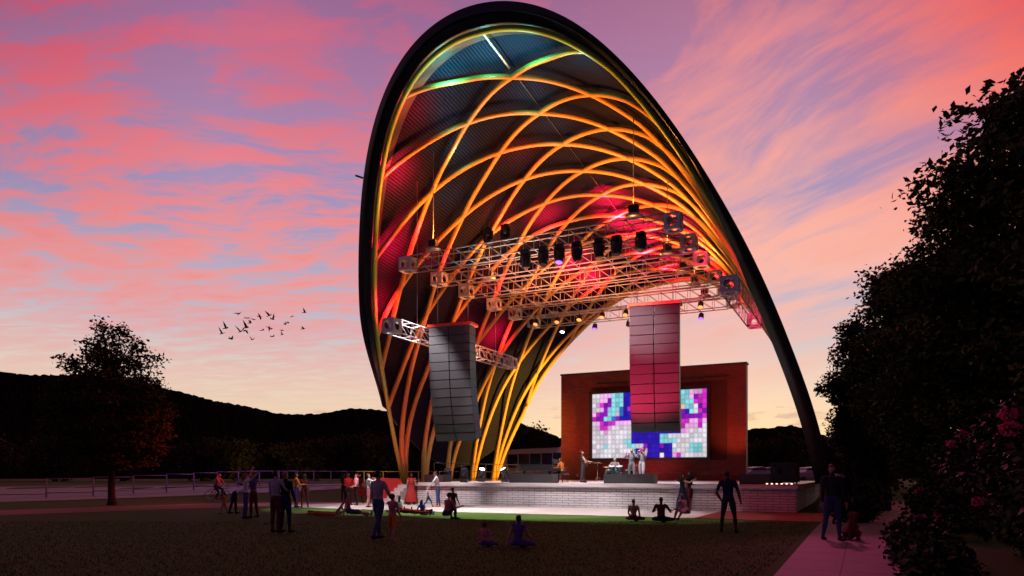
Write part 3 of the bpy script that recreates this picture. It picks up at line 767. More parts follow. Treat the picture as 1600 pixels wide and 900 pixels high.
# line arrays
def line_array(loc, rz, label, curve, n=13, hgt=5.35, wd=2.1, bumper=M['redpaint']):
    a = thing('line_array', loc, label, 'loudspeaker', rz, 'hanging line array speaker columns')
    MB().box((0,.1,.06), (wd+.16,.85,.14), bevel=.02).build('flying_frame', bumper, a)
    y = 0; z = -.03; ang = 0; bh = hgt/n
    for i in range(n):
        ang = curve*(i/n)**1.6
        cy = y+math.sin(ang)*bh/2; cz = z-math.cos(ang)*bh/2
        for sx in (-1, 1):
            c = MB(); c.box((0,0,0), (wd/2-.02, .7, bh-.012), bevel=.012, mi=0)
            c.box((0,-.352,0), (wd/2-.05, .012, bh-.035), mi=1)
            o = c.build('cabinet', [M['black2'], M['grille']], a); o.location = (sx*wd/4, cy+.05, cz); o.rotation_euler = (ang, 0, 0)
        y += math.sin(ang)*bh; z -= math.cos(ang)*bh
    for x in (-.8, .8): MB().tube([(x,.1,.1),(x,.1,TZ-loc[2]+.0)], .02, n=6).build('flying_cable', M['steel'], a)
    return a
line_array(Vector((-2.87,33.5,8.68)), R_(-21), 'grey line array speaker column hanging at the left of the stage under a red frame', .42, wd=2.15)
line_array(Vector((6.42,31.7,9.25)), R_(-19), 'red lit line array speaker column hanging in front of the video screen', .30, hgt=5.6, wd=2.2, bumper=mat('orange_painted_steel', (.8,.3,.15), .4))
# ================================================================== things on the stage
def deckpt(x, v_, z=STZ): 
    return P(onrow(x, v_), v_, z)
def subs(x0, v_, n, label, wd=1.25, h=.46, dpt=.8, m=None):
    w0 = onrow(x0, v_)
    for i in range(n):
        s = thing('subwoofer', P(w0+wd*(i+.5), v_+dpt/2, STZ), label % (['left','right','rightmost'][i] if n > 1 else ''), 'loudspeaker', ROT, 'low black cabinets along the stage front')
        mb = MB(); mb.box((0,0,h/2), (wd-.015, dpt, h), bevel=.015); mb.build('cabinet', m or M['grille'], s)
        MB().box((0,-dpt/2-.004,h/2), (wd-.1, .012, h-.08), bevel=.004).build('grille', M['grille'], s)
subs(795, -1.35, 2, 'long low black cabinet below the piano, %s one of the pair')
subs(943, -1.35, 2, 'long low black cabinet in front of the drums, %s one of the pair')
subs(1155, -1.3, 1, 'low black cabinet near the right end of the stage%s', 1.6, m=M['black'])
subs(663, -.9, 1, 'low black cabinet near the left end of the stage%s', 1.3, .42, m=M['black'])
for x, v_, t_, nm, gl in ((725, -1.3, .5, 'leftmost, beside the crouching cabinet', None), (752, 1.5, .9, 'pale lens, left of the piano', M['lampglow']), (789, .6, -.8, 'pale lens, just beside the piano', M['lampglow']), (700, 1.5, .3, 'dark lens, behind the low cabinet', None), (1216, -1.2, -.2, 'right end, left of the black panel', M['lensdark'])):
    p = deckpt(x, v_); moving_head('black moving light standing on the stage floor, %s' % nm, p, ROT, t_, R_(28), True, gl, 'moving lights on the stage floor')

# grand piano
def piano():
    o = thing('grand_piano', deckpt(846, .6), 'black grand piano on the left of the stage', 'piano', ROT+R_(0))
    # keyboard on the right (+x), tail to the left
    out = []
    pts = [(.95,-.75),(.95,.75),(-.1,.75),(-.5,.62),(-.9,.30),(-1.25,.1),(-1.35,-.25),(-1.2,-.6),(-.9,-.75)]
    MB().prism(pts, .62, .96).build('case', M['black2'], o)
    MB().prism([(x*1.01-.02, y*1.01) for x, y in pts if x < .9]+[], .985, 1.01).build('lid', M['black2'], o)
    MB().box((1.05,0,.72), (.30,1.5,.12), bevel=.02).build('keybed', M['black2'], o)
    kb = MB(); 
    for i in range(36): kb.box((1.07,-.66+i*.0377,.787), (.15,.034,.02))
    kb.build('keys', mat('ivory_keys', (.7,.68,.62), .3), o)
    MB().box((.82,0,1.13), (.04,.8,.26), rot=(0,R_(-15),0), bevel=.01).build('music_stand', M['black2'], o)
    for x, y in ((.75,-.6),(.75,.6),(-.95,-.2)): MB().tube([(x,y,0),(x,y,.08),(x,y,.64)], [.03,.045,.07], n=8).build('leg', M['black2'], o)
    MB().tube([(.45,0,.62),(.45,0,.1)], .05, n=6).box((.45,0,.08), (.3,.3,.05)).build('pedal_lyre', M['brass'], o)
piano()
b = thing('piano_bench', deckpt(879, .6), 'black padded bench under the pianist', 'bench', ROT)
MB().box((0,0,.46), (.42,.9,.08), bevel=.03).build('seat', M['black2'], b)
for x in (-.16,.16):
    for y in (-.38,.38): MB().tube([(x,y,0),(x,y,.43)], [.018,.028], n=8).build('leg', M['black2'], b)
# drum kit
def drums():
    o = thing('drum_kit', deckpt(962, 1.2), 'drum kit with dark teal shells and brass cymbals', 'drums', ROT)
    sh = mat('drum_shell_teal', (.01,.06,.06), .15, .3); hd = mat('drum_head', (.6,.58,.55), .5)
    b = MB(); b.lathe([(.28,-.2),(.29,-.19),(.29,.19),(.28,.2)], (0,0,.3), 24, 'y'); b.build('bass_drum', [sh], o)
    def dr(name, x, y, z, r, h, tilt=0):
        q = MB().lathe([(r,0),(r,h)], (0,0,0), 20).build(name, sh, o); q.location = (x,y,z); q.rotation_euler = (tilt,0,0)
        MB().lathe([(r*1.03,h-.02),(r*1.03,h+.005),(.01,h+.012)], (0,0,0), 20).build('head', hd, q)
    dr('tom', -.22, .05, .66, .16, .22, R_(12)); dr('tom', .2, .05, .66, .17, .22, R_(12)); dr('floor_tom', .62, .4, .3, .21, .38); dr('snare_drum', -.5, .45, .55, .18, .14)
    for x, y, z, r in ((-1.05,.1,1.05,.3),(.75,-.05,1.28,.28),(1.0,.5,.92,.22),(-.75,.5,.85,.18)):
        MB().lathe([(.01,.03),(r*.2,.02),(r,0),(r,-.006),(.01,.0)], (x,y,z), 24).build('cymbal', M['brass'], o)
        mb = MB().tube([(x,y,.25),(x,y,z+.05)], .013, n=6)
        for a in (0,2.1,4.2): mb.tube([(x,y,.4),(x+.25*math.cos(a),y+.25*math.sin(a),.01)], .011, n=5)
        mb.build('cymbal_stand', M['chrome'], o)
    q = MB().tube([(0,.95,0),(0,.95,.46)], .025, n=6); q.lathe([(.16,.46),(.17,.5),(.16,.54)], (0,.95,0), 16); q.build('stool', M['black2'], o)
drums()
# black rail at the left and back of the stage
r = thing('stage_railing', P(0,0,STZ), 'thin black pipe railing along the left end of the stage', 'railing', ROT)
mb = MB(); L_ = [(2.8, -.2+i*1.55) for i in range(10)]+[(3.5+i*1.5, 14.9) for i in range(0)]
for x, y in L_: mb.tube([(x,y,0),(x,y,1.1)], .022, n=6)
mb.build('posts', M['black'], r) if False else None
mb.bm.free()
for x, y in L_: MB().tube([(x,y,0),(x,y,1.1)], .022, n=6).build('post', M['black'], r)
for z in (1.1,.6,.12): MB().tube([(2.8,L_[0][1],z),(2.8,L_[-1][1],z)], .02, n=6).build('rail', M['black'], r)
# black panel at the right end with a row of small step lights
bp = thing('flight_case', P(21.75, -.2, STZ), 'tall black road case at the right end of the stage', 'case', ROT)
MB().box((0,0,.52), (1.0,2.3,.86), bevel=.03).build('body', M['black'], bp)
for x in (-.4,.4):
    for y in (-1,1): MB().lathe([(.01,-.025),(.07,-.03),(.07,.03),(.01,.025)], (x,y,.07), 12, 'x').build('castor', M['black2'], bp)
mb = MB()
for x in (-.5,.5):
    for y in (-1.15,1.15): mb.box((x,y,.52), (.03,.03,.86))
mb.build('edge_trim', M['black2'], bp)
for i in range(6):
    s = thing('step_light', P(21.15+i*.2, -1.88+i*.02, STZ), 'small warm step light on the stage edge below the black case, %s from the left' % pn[i], 'light', ROT, 'row of small step lights')
    MB().box((0,0,.03), (.10,.08,.06), bevel=.01).build('housing', M['black'], s)
    MB().box((0,-.045,.035), (.085,.01,.045)).build('lens', M['stepglow'], s)
w1 = thing('wall_outlet', P(onrow(902,15.4), 15.47, 1.22+.35), 'small pale outlet box low on the brick wall', 'outlet', ROT); MB().box((0,0,0), (.16,.08,.2), bevel=.01).build('box', M['concrete'], w1)

# ================================================================== people
SKIN = {k: mat('skin_'+k, c, .5, spec=.3) for k, c in dict(fair=(.55,.30,.22), tan=(.38,.20,.13), brown=(.20,.10,.06), dark=(.09,.045,.03)).items()}
def cloth(name, c): return mat('cloth_'+name, c, .85, var=.3, vscale=9, spec=.15, bump=(13, .9, .03))
C = {k: cloth(k, c) for k, c in dict(white=(.72,.70,.72), grey=(.20,.20,.22), lightgrey=(.36,.35,.40), black=(.014,.014,.016), charcoal=(.04,.04,.045), navy=(.018,.024,.07), denim=(.05,.08,.18), blue=(.05,.12,.42), red=(.24,.02,.02), orange=(.62,.20,.04), purple=(.10,.05,.26), pink=(.5,.16,.2), maroon=(.12,.02,.03), cream=(.55,.48,.38), pale=(.48,.5,.58), olive=(.10,.09,.05), brown=(.10,.05,.03)).items()}
HAIR = {k: mat('hair_'+k, c, .6) for k, c in dict(black=(.008,.007,.006), brown=(.035,.018,.01), blond=(.25,.15,.06), grey=(.25,.24,.23), red=(.16,.04,.02)).items()}
def rx(v, a): c, s = math.cos(a), math.sin(a); return Vector((v.x, v.y*c-v.z*s, v.y*s+v.z*c))
def person(label, loc, rz=ROT, h=1.75, legs=((0,0,4),(0,0,4)), arms=((5,8,10,0),(5,8,10,0)), lean=0, side=0, head=(0,0), root=(0,0,0),
           skin='fair', top='grey', bottom='denim', shoes='black', hair='brown', hairstyle='short', sleeve='short', shorts=False, female=False, skirt=None, cap=None, belly=1.0, group=None, zoff=0, twist=0):
    H = h; r = lambda d: math.radians(d)
    shw = .112*H*(.9 if female else 1); hipw = .052*H
    pel = Vector((0,0,.53*H))
    up = Vector((math.sin(r(side)), math.sin(r(lean))*math.cos(r(side)), math.cos(r(lean))*math.cos(r(side))))
    waist = pel+up*.09*H; chest = pel+up*.20*H; shc = pel+up*.285*H; nk = pel+up*.315*H
    hup = Vector((math.sin(r(head[1]))*.0, math.sin(r(lean*.6+head[0])), math.cos(r(lean*.6+head[0])))); hc = nk+hup*.085*H
    fwd = Vector((0, up.z, -up.y)).normalized() if abs(up.x) < .9 else Vector((0,1,0))
    hf = hup.cross(Vector((-1,0,0))); hf = Vector((math.sin(r(head[1])), math.cos(r(head[1]))*hup.z, -hup.y)).normalized()
    side_v = Vector((1,0,0)); tw = r(twist); shv = Vector((math.cos(tw), math.sin(tw), 0))
    shv = (shv-up*shv.dot(up)).normalized()
    segs = []   # (a, b, ra, rb, mat index)
    bm = bmesh.new(); mb = MB(); mb.bm.free(); mb.bm = bm
    def loft(cs, rxs, rys, sv):
        rings = []
        for i, c in enumerate(cs):
            t = (cs[min(i+1,len(cs)-1)]-cs[max(i-1,0)]).normalized(); a = (sv-t*sv.dot(t)).normalized(); b = t.cross(a)
            rings.append([bm.verts.new(c+a*(rxs[i]*math.cos(2*math.pi*k/14))+b*(rys[i]*math.sin(2*math.pi*k/14))) for k in range(14)])
        for i in range(len(rings)-1):
            for k in range(14): bm.faces.new((rings[i][k], rings[i][(k+1)%14], rings[i+1][(k+1)%14], rings[i+1][k]))
        bm.faces.new(rings[0][::-1]); bm.faces.new(rings[-1])
    f = .92 if female else 1
    loft([pel-up*.035*H, pel-up*.01*H, pel+up*.03*H, waist, chest-up*.03*H, chest+up*.03*H, shc, nk, nk+hup*.03*H],
         [.06*H, .088*H, .092*H, .073*H*f*belly, .088*H*f, .100*H*f, .078*H*f, .034*H, .030*H],
         [.04*H, .062*H, .064*H*belly, .052*H*belly, .062*H, .064*H, .048*H, .034*H, .032*H], side_v)
    segs += [(pel-up*.02*H, waist-up*.02*H, .08*H, .075*H, 2), (waist, shc, .085*H, .10*H, 1), (nk-up*.005*H, hc, .035*H, .05*H, 0)]
    for sg in (-1, 1): segs.append((shc, shc+shv*sg*shw, .045*H, .045*H, 1))
    # head
    loft([nk, nk+hup*.05*H], [.031*H,.029*H], [.032*H,.031*H], side_v)
    rot = Matrix((side_v-hf*side_v.dot(hf), hf, hup)).transposed()
    hs = hf.cross(hup).normalized()
    Rm = Matrix((hs, hf, hup)).transposed()
    def hell(c, rad, seg=14, ring=10):
        rr = bmesh.ops.create_uvsphere(bm, u_segments=seg, v_segments=ring, radius=1)['verts']
        bmesh.ops.scale(bm, vec=rad, verts=rr); bmesh.ops.rotate(bm, cent=(0,0,0), matrix=Rm, verts=rr); bmesh.ops.translate(bm, vec=c, verts=rr)
    HH = H*(1.0 if H > 1.4 else 1.0+.35*(1.4-H)/.5)*.96
    hell(hc, (.042*HH,.052*HH,.060*HH)); hell(hc-hup*.028*HH+hf*.014*HH, (.032*HH,.036*HH,.036*HH)); hell(hc-hup*.058*HH+hf*.028*HH, (.016*HH,.018*HH,.014*HH))
    hell(hc-hup*.010*HH+hf*.052*HH, (.0085*HH,.014*HH,.018*HH))
    for sg in (-1,1): hell(hc-hup*.008*HH+hs*sg*.042*HH, (.006*HH,.012*HH,.018*HH), 8, 6)
    # legs
    feet = []
    for sg, leg_ in zip((-1,1), legs):
        fl, kn, ab = leg_[:3]
        hp = pel+side_v*sg*hipw-up*.01*H
        d1 = Vector((math.sin(r(ab))*sg, math.sin(r(fl))*math.cos(r(ab)), -math.cos(r(fl))*math.cos(r(ab))))
        knp = hp+d1*.245*H; a2 = fl-kn
        ab2 = ab if abs(kn) < 60 else -ab*.8
        d2 = Vector((math.sin(r(ab2))*sg*.6, math.sin(r(a2)), -math.cos(r(a2)))).normalized()
        if len(leg_) > 3: d2 = Vector((leg_[3][0]*sg, leg_[3][1], leg_[3][2])).normalized()
        an = knp+d2*.235*H
        sv = side_v
        loft([hp+Vector((0,0,0))-d1*.03*H, hp+d1*.06*H, hp+d1*.15*H, knp-d1*.02*H, knp], [.048*H,.052*H,.045*H,.034*H,.033*H], [.05*H,.055*H,.048*H,.036*H,.035*H], sv)
        loft([knp-d2*.015*H, knp+d2*.03*H, knp+d2*.09*H, knp+d2*.17*H, an], [.032*H,.031*H,.033*H,.024*H,.021*H], [.033*H,.034*H,.037*H,.027*H,.023*H], sv)
        mb.ell(knp, (.034*H,.034*H,.034*H), 10, 8)
        lowleg = 0 if shorts else 2
        segs.append((hp, knp, .055*H, .037*H, 2)); segs.append((knp+d2*.01*H, an, .035*H, .022*H, lowleg))
        if abs(a2) < 50: fd = Vector((.12*sg, 1, -.0)); fd = rx(fd, r(min(a2, 25)*.4)).normalized() if kn > 20 and a2 < -20 else fd.normalized()
        else: fd = Vector((.1*sg, -d2.z*.0+math.cos(r(a2))*1, math.sin(r(a2))*.9+.2)).normalized()
        fu = Vector((0,0,1))
        if len(leg_) > 3: fd = Vector((-.5*sg, .85, 0)).normalized(); 
        heel = an-fd*.022*H-(fu if abs(a2) < 50 else -d2)*.022*H; toe = heel+fd*.135*H
        loft([heel-fd*.01*H, heel+fd*.02*H, heel+fd*.07*H, toe-fd*.02*H, toe], [.016*H,.023*H,.027*H,.027*H,.014*H], [.014*H,.026*H,.022*H,.014*H,.010*H], side_v)
        segs.append((heel, toe, .026*H, .022*H, 3)); segs.append((an, heel+fd*.03*H, .02*H, .024*H, 3))
    # arms: (pitch forward, abduction, elbow, inward)
    hands = []
    for sg, (pi_, ab, el, inn) in zip((-1,1), arms):
        sp_ = shc+shv*sg*shw-up*.008*H
        d1 = Vector((math.sin(r(ab))*sg, math.sin(r(pi_))*math.cos(r(ab)), -math.cos(r(pi_))*math.cos(r(ab))))
        if lean: d1 = rx(d1, -r(lean)*.5)
        eb = sp_+d1*.172*H
        p2 = pi_+el; ab2 = ab-inn
        d2 = Vector((math.sin(r(ab2))*sg, math.sin(r(p2))*math.cos(r(ab2)), -math.cos(r(p2))*math.cos(r(ab2))))
        if lean: d2 = rx(d2, -r(lean)*.5)
        wr = eb+d2*.148*H
        q = Vector((0,0,1)) if abs(d1.z) < .8 else Vector((1,0,0))
        loft([shc+shv*sg*shw*.55, sp_, sp_+d1*.03*H, sp_+d1*.09*H, eb], [.040*H,.036*H,.034*H,.029*H,.025*H], [.042*H,.038*H,.035*H,.030*H,.026*H], q)
        loft([eb-d2*.01*H, eb+d2*.04*H, eb+d2*.10*H, wr], [.025*H,.026*H,.021*H,.0155*H], [.025*H,.025*H,.020*H,.014*H], q)
        segs.append((sp_, eb-d1*(.05*H if sleeve == 'short' else 0), .038*H, .03*H, 1 if sleeve != 'none' else 0)); 
        if sleeve == 'short': segs.append((eb-d1*.04*H, eb, .029*H, .027*H, 0))
        segs.append((eb, wr, .027*H, .016*H, 1 if sleeve == 'long' else 0))
        hands.append((wr, d2, sg))
        loft([wr-d2*.01*H, wr+d2*.02*H, wr+d2*.05*H], [.017*H,.022*H,.021*H], [.012*H,.013*H,.010*H], q)
        segs.append((wr+d2*.01*H, wr+d2*.1*H, .024*H, .02*H, 0))
    me = bpy.data.meshes.new('tmp'); bmesh.ops.recalc_face_normals(bm, faces=bm.faces); bm.to_mesh(me); bm.free()
    ob = bpy.data.objects.new('tmp', me); COL.objects.link(ob)
    md = ob.modifiers.new('r', 'REMESH'); md.mode = 'VOXEL'; md.voxel_size = max(.0085*H, .009); md.use_smooth_shade = True
    sm = ob.modifiers.new('s', 'SMOOTH'); sm.factor = .5; sm.iterations = 3
    dg = bpy.context.evaluated_depsgraph_get(); m2 = bpy.data.meshes.new_from_object(ob.evaluated_get(dg)); bpy.data.objects.remove(ob); bpy.data.meshes.remove(me)
    nf = len(m2.polygons); cen = np.zeros(nf*3); m2.polygons.foreach_get('center', cen); cen = cen.reshape(-1,3)
    best = np.full(nf, 1e9); idx = np.zeros(nf, int)
    for a, b, ra, rb, mi in segs:
        a_, b_ = np.array(a), np.array(b); ab_ = b_-a_; t = np.clip(((cen-a_)@ab_)/max(ab_@ab_, 1e-9), 0, 1)
        dd = np.linalg.norm(cen-(a_+t[:,None]*ab_), axis=1)/(ra+(rb-ra)*t); m_ = dd < best; best[m_] = dd[m_]; idx[m_] = mi
    # fingers, added to the same mesh
    fb = bmesh.new(); fb.from_mesh(m2); n0 = len(fb.faces)
    fm = MB(); fm.bm.free(); fm.bm = fb
    fb.faces.ensure_lookup_table()
    for i, fc in enumerate(fb.faces): fc.material_index = int(idx[i]); fc.smooth = True
    for wr, d, sg in hands:
        sv = Vector((0,1,0)) if abs(d.y) < .8 else Vector((1,0,0)); sv = (sv-d*sv.dot(d)).normalized(); nv = d.cross(sv)*sg
        pb = wr+d*.048*H
        for k, (o_, ln) in enumerate(((-.015,.036),(-.005,.043),(.005,.046),(.015,.042))):
            b0 = pb+sv*o_*H; b1 = b0+(d*.9-nv*.25)*ln*.5*H; b2 = b1+(d*.75-nv*.6)*ln*.45*H
            fm.tube([b0-d*.008*H, b0, b1, b2], [.0055*H,.0055*H,.0048*H,.0036*H], n=6)
        t0_ = wr+d*.018*H+sv*.016*H; fm.tube([t0_, t0_+(d*.6+sv*.8)*.02*H, t0_+(d*1.1+sv*.9-nv*.3)*.032*H], [.0062*H,.0056*H,.004*H], n=6)
    fb.to_mesh(m2); fb.free()
    # settle on the ground
    E_ = Euler(tuple(r(a) for a in root)).to_matrix()
    vs = np.zeros(len(m2.vertices)*3); m2.vertices.foreach_get('co', vs); vs = vs.reshape(-1,3)@np.array(E_).T
    zmin = vs[:,2].min(); ctr = np.array(((vs[:,0].min()+vs[:,0].max())/2, (vs[:,1].min()+vs[:,1].max())/2)) if abs(root[0])+abs(root[1]) > 40 else np.zeros(2)
    off = np.array((-ctr[0], -ctr[1], -zmin)); vs += off; m2.vertices.foreach_set('co', vs.ravel())
    for mm in (SKIN[skin], C[top] if top != 'bare' else SKIN[skin], C[bottom], C[shoes] if shoes != 'bare' else SKIN[skin]): m2.materials.append(mm)
    rt = thing('person', Vector(loc)+Vector((0,0,zoff)), label, 'person', rz, group)
    bo = bpy.data.objects.new('body', m2); COL.objects.link(bo); bo.parent = rt; m2.update()
    def child(name, build, m):
        q = MB(); build(q); 
        mt = Matrix.Translation(Vector(off)) @ E_.to_4x4(); bmesh.ops.transform(q.bm, matrix=mt, verts=q.bm.verts); return q.build(name, m, rt)
    def hairb(q):
        bmx = q.bm
        def he(c, rad, seg=18, ring=12, cut=None):
            rr = bmesh.ops.create_uvsphere(bmx, u_segments=seg, v_segments=ring, radius=1)['verts']
            for v in rr:
                n_ = v.co.copy(); k = 1+.05*math.sin(9*n_.x+3)*math.cos(8*n_.z+2*n_.y); v.co = n_*k
                if cut and n_.y > .15 and n_.z < .45: v.co *= .72
            bmesh.ops.scale(bmx, vec=rad, verts=rr); bmesh.ops.rotate(bmx, cent=(0,0,0), matrix=Rm, verts=rr); bmesh.ops.translate(bmx, vec=c, verts=rr)
            for fc in {fc for v in rr for fc in v.link_faces}: fc.smooth = True
        he(hc+hup*.014*HH-hf*.009*HH, (.049*HH,.056*HH,.058*HH), cut=True)
        if hairstyle in ('long','bun','tail'):
            he(hc-hf*.03*HH-hup*.02*HH, (.044*HH,.034*HH,.052*HH))
        if hairstyle == 'long':
            he(hc-hf*.036*HH-hup*.075*HH, (.046*HH,.026*HH,.07*HH)); he(hc-hf*.038*HH-hup*.12*HH, (.036*HH,.02*HH,.05*HH))
        if hairstyle == 'bun': he(hc-hf*.05*HH+hup*.05*HH, (.024*HH,)*3)
        if hairstyle == 'tail': he(hc-hf*.065*HH-hup*.05*HH, (.016*HH,.018*HH,.06*HH))
        if hairstyle == 'curly':
            for k in range(26):
                a = rnd.random()*6.28; e_ = rnd.random()*1.5-.25
                dv = hs*math.cos(a)*math.cos(e_)+hf*(math.sin(a)*math.cos(e_)*.8-.3)+hup*math.sin(e_)
                he(hc+hup*.012*HH+dv*.046*HH, (.018*HH,)*3, 8, 6)
    if hairstyle != 'bald': child('hair', hairb, HAIR[hair])
    if skirt:
        kind, cm, ln = skirt
        def sk(q):
            rings = []; n = 26
            kn0 = [s_ for s_ in segs]
            for i in range(9):
                t = i/8; 
                c = (waist-up*.01*H).lerp(pel-Vector((0,0,ln*H)), t); ra = (.082+(.05+.075*t)*min(1, t*1.6)*1.0)*H; rb = ra*.82
                rings.append([q.bm.verts.new(c+Vector((math.cos(2*math.pi*k/n)*ra*(1+.05*t*math.sin(5*k)), math.sin(2*math.pi*k/n)*rb*(1+.05*t*math.cos(4*k)), 0))) for k in range(n)])
            for i in range(8):
                for k in range(n): q.bm.faces.new((rings[i][k], rings[i][(k+1)%n], rings[i+1][(k+1)%n], rings[i+1][k])).smooth = True
        child('skirt', sk, C[cm])
    if cap:
        def cp(q):
            rr = bmesh.ops.create_uvsphere(q.bm, u_segments=18, v_segments=10, radius=1)['verts']
            for v in rr: 
                if v.co.z < 0: v.co.z *= .15
            bmesh.ops.scale(q.bm, vec=(.052*HH,.060*HH,.048*HH), verts=rr)
            r2 = bmesh.ops.create_cone(q.bm, cap_ends=True, segments=16, radius1=.042*HH, radius2=.04*HH, depth=.008*HH)['verts']
            bmesh.ops.translate(q.bm, vec=(0,.055*HH,0), verts=r2); rr = rr+r2
            bmesh.ops.translate(q.bm, vec=(0,0,.024*HH), verts=rr); bmesh.ops.rotate(q.bm, cent=(0,0,0), matrix=Rm, verts=rr); bmesh.ops.translate(q.bm, vec=hc, verts=rr)
        child('cap', cp, C[cap])
    mt = Matrix.Translation(Vector(off)) @ E_.to_4x4()
    rt_mat = Matrix.Translation(rt.location) @ Matrix.Rotation(rz, 4, 'Z') @ mt
    return rt, rt_mat, dict(hands=[hh[0]+hh[1]*.05*H for hh in hands], chest=chest, pel=pel, H=H)
BACK = ROT; LT = ROT+R_(90); RT = ROT-R_(90); FRONT = R_(180)
SIT = ((88,2,14),(88,4,14))          # legs stretched forward
CROSS = ((82,118,46,(-.93,-.12,-.12)),(82,118,46,(-.93,.06,-.12)))
KNEES = ((128,118,8),(128,118,8))
STAND = ((0,0,4),(0,0,4)); CONTRA = ((2,4,5),(-3,6,5)); WALK = ((20,14,3),(-16,14,3))
ap = lambda x, y: G(x, y, .024)
# --- musicians
person('pianist in an orange brown shirt seated at the grand piano, seen from behind', deckpt(878,.6), ROT+R_(78), 1.72, ((86,86,6),(86,86,6)), ((28,8,62,4),(28,8,62,4)), lean=6, head=(10,0), top='orange', bottom='charcoal', hair='brown', skin='tan')
gp, gm, gi = person('guitarist in black playing an electric guitar on the stage', deckpt(911,1.0), ROT+R_(-70), 1.72, ((6,6,7),(-6,4,7)), ((8,14,70,30),(32,18,45,0)), lean=-4, head=(-4,0), top='charcoal', bottom='charcoal', hair='brown', sleeve='none')
g = thing('electric_guitar', gp.location, 'dark electric guitar held by the standing guitarist', 'guitar', gp.rotation_euler.z)
def guitar():
    body = MB(); pts = [(.22*math.cos(a)*(1+.16*math.cos(2*a)), .16*math.sin(a)*(1+.25*math.cos(a))) for a in np.linspace(0, 2*math.pi, 22, endpoint=False)]
    body.prism(pts, -.02, .02); o = body.build('guitar_body', M['black2'], g)
    n = MB().box((.50,0,.012), (.62,.045,.022)).build('neck', M['wood'], o); h = MB().box((.85,0,.012), (.13,.07,.018), bevel=.01).build('headstock', M['black2'], n)
    o.location = (-.05, .22, 1.02); o.rotation_euler = (R_(80), R_(-24), 0)
guitar()
person('grey haired drummer sitting behind the drum kit', deckpt(961,2.35), ROT+R_(180), 1.72, ((80,80,16),(80,80,16)), ((35,22,60,10),(30,25,65,5)), lean=6, top='grey', bottom='black', hair='grey')
person('musician in a grey suit playing a trumpet, left of two standing behind the drums', deckpt(987,.6), ROT+R_(200), 1.78, CONTRA, ((55,28,80,40),(55,28,80,40)), top='grey', bottom='grey', sleeve='long', hair='grey')
person('musician in grey sweater and pale trousers, right of two horn players behind the drums', deckpt(1003,.5), ROT+R_(150), 1.84, ((4,4,6),(-4,8,7)), ((50,36,78,40),(45,38,85,45)), lean=-6, side=-4, top='grey', bottom='pale', sleeve='long', hair='black', skin='brown', belly=1.1)
def horn(x, v_, z, rz, label):
    t = thing('trumpet', deckpt(x, v_, z), label, 'trumpet', rz)
    mb = MB().tube([(0,0,0),(0,.45,.03)], [.009,.009], n=8); mb.lathe([(.012,.40),(.02,.46),(.06,.53),(.062,.535)], (0,0,.03), 16, 'y'); mb.build('bell_pipe', M['brass'], t)
    MB().tube([(0,.08,0),(0,.08,-.07),(0,.3,-.07),(0,.3,.02)], .010, n=8).build('slide', M['brass'], t)
    for i in range(3): MB().tube([(0,.14+i*.045,-.09),(0,.14+i*.045,.05)], .014, n=8).build('valve', M['brass'], t)
horn(986, .35, STZ+1.56, ROT+R_(200), 'brass trumpet held up by the musician in the grey suit')
horn(1004, .25, STZ+1.62, ROT+R_(150), 'brass trumpet played by the musician in pale trousers')
# --- audience, left
def bike():
    o = thing('bicycle', G(340,785), 'dark bicycle ridden along the red path', 'bicycle', R_(-8))
    for x in (-.52,.52):
        w_ = MB(); w_.tube([(.33*math.cos(a), 0, .33*math.sin(a)) for a in np.linspace(0, 2*math.pi, 33)], .018, n=8, cap=False); q = w_.build('wheel', M['black2'], o); q.location = (x,0,.35)
        s = MB()
        for k in range(12): a = k*math.pi/6; s.tube([(0,0,0),(.32*math.cos(a),0,.32*math.sin(a))], .003, n=4)
        s.build('spokes', M['chrome'], q)
    f = MB(); A=(-.52,0,.35); B=(-.05,0,.30); S_=(-.18,0,.80); Hd=(.36,0,.82); Ff=(.52,0,.35)
    for a, b in ((A,B),(A,S_),(S_,B),(B,Hd),(S_,Hd),(Hd,Ff)): f.tube([a,b], .017, n=6)
    f.build('frame', M['black'], o)
    MB().tube([S_,(-.2,0,.92)], .015).ell((-.2,0,.94), (.14,.07,.035)).build('saddle', M['black2'], o)
    MB().tube([(.36,0,.8),(.34,0,1.0)], .014).tube([(.34,-.28,1.02),(.36,0,1.0),(.34,.28,1.02)], .014).build('handlebar', M['steel'], o)
    return o
bike()
person('cyclist in a pale pink shirt riding the dark bicycle', G(337,785), R_(-98), 1.72, ((62,70,3),(38,62,3)), ((48,8,14,0),(48,8,14,0)), lean=22, top='pink', bottom='navy', hair='black', zoff=.17)
person('woman in a white top bending far forward beside the dancing pair', G(367,803), R_(-75), 1.66, ((4,2,4),(-12,4,4)), ((30,6,12,0),(24,6,20,0)), lean=72, top='white', bottom='navy', hair='brown', hairstyle='long', female=True)
person('small child in orange standing in front of the bending woman', G(350,803), R_(100), .92, WALK, ((70,10,20,0),(60,12,20,0)), top='orange', bottom='orange', shorts=True, hair='brown', skin='tan')
person('dancer in white top with both arms raised high, left of the purple clad partner', G(384,810), R_(-70), 1.7, CONTRA, ((150,14,10,0),(120,10,20,0)), top='white', bottom='purple', hair='red', hairstyle='tail', female=True)
person('partner in dark purple embracing the dancer with raised arms', G(396,809), R_(75), 1.76, CONTRA, ((60,12,40,10),(50,10,50,10)), top='purple', bottom='maroon', hair='red', sleeve='long')
person('tall person in light grey jacket, left half of the couple standing arm in arm', G(431,832), BACK, 1.80, ((1,2,4),(-2,3,4)), ((4,6,10,0),(20,30,70,70)), top='lightgrey', bottom='maroon', hair='black', sleeve='long', skin='tan')
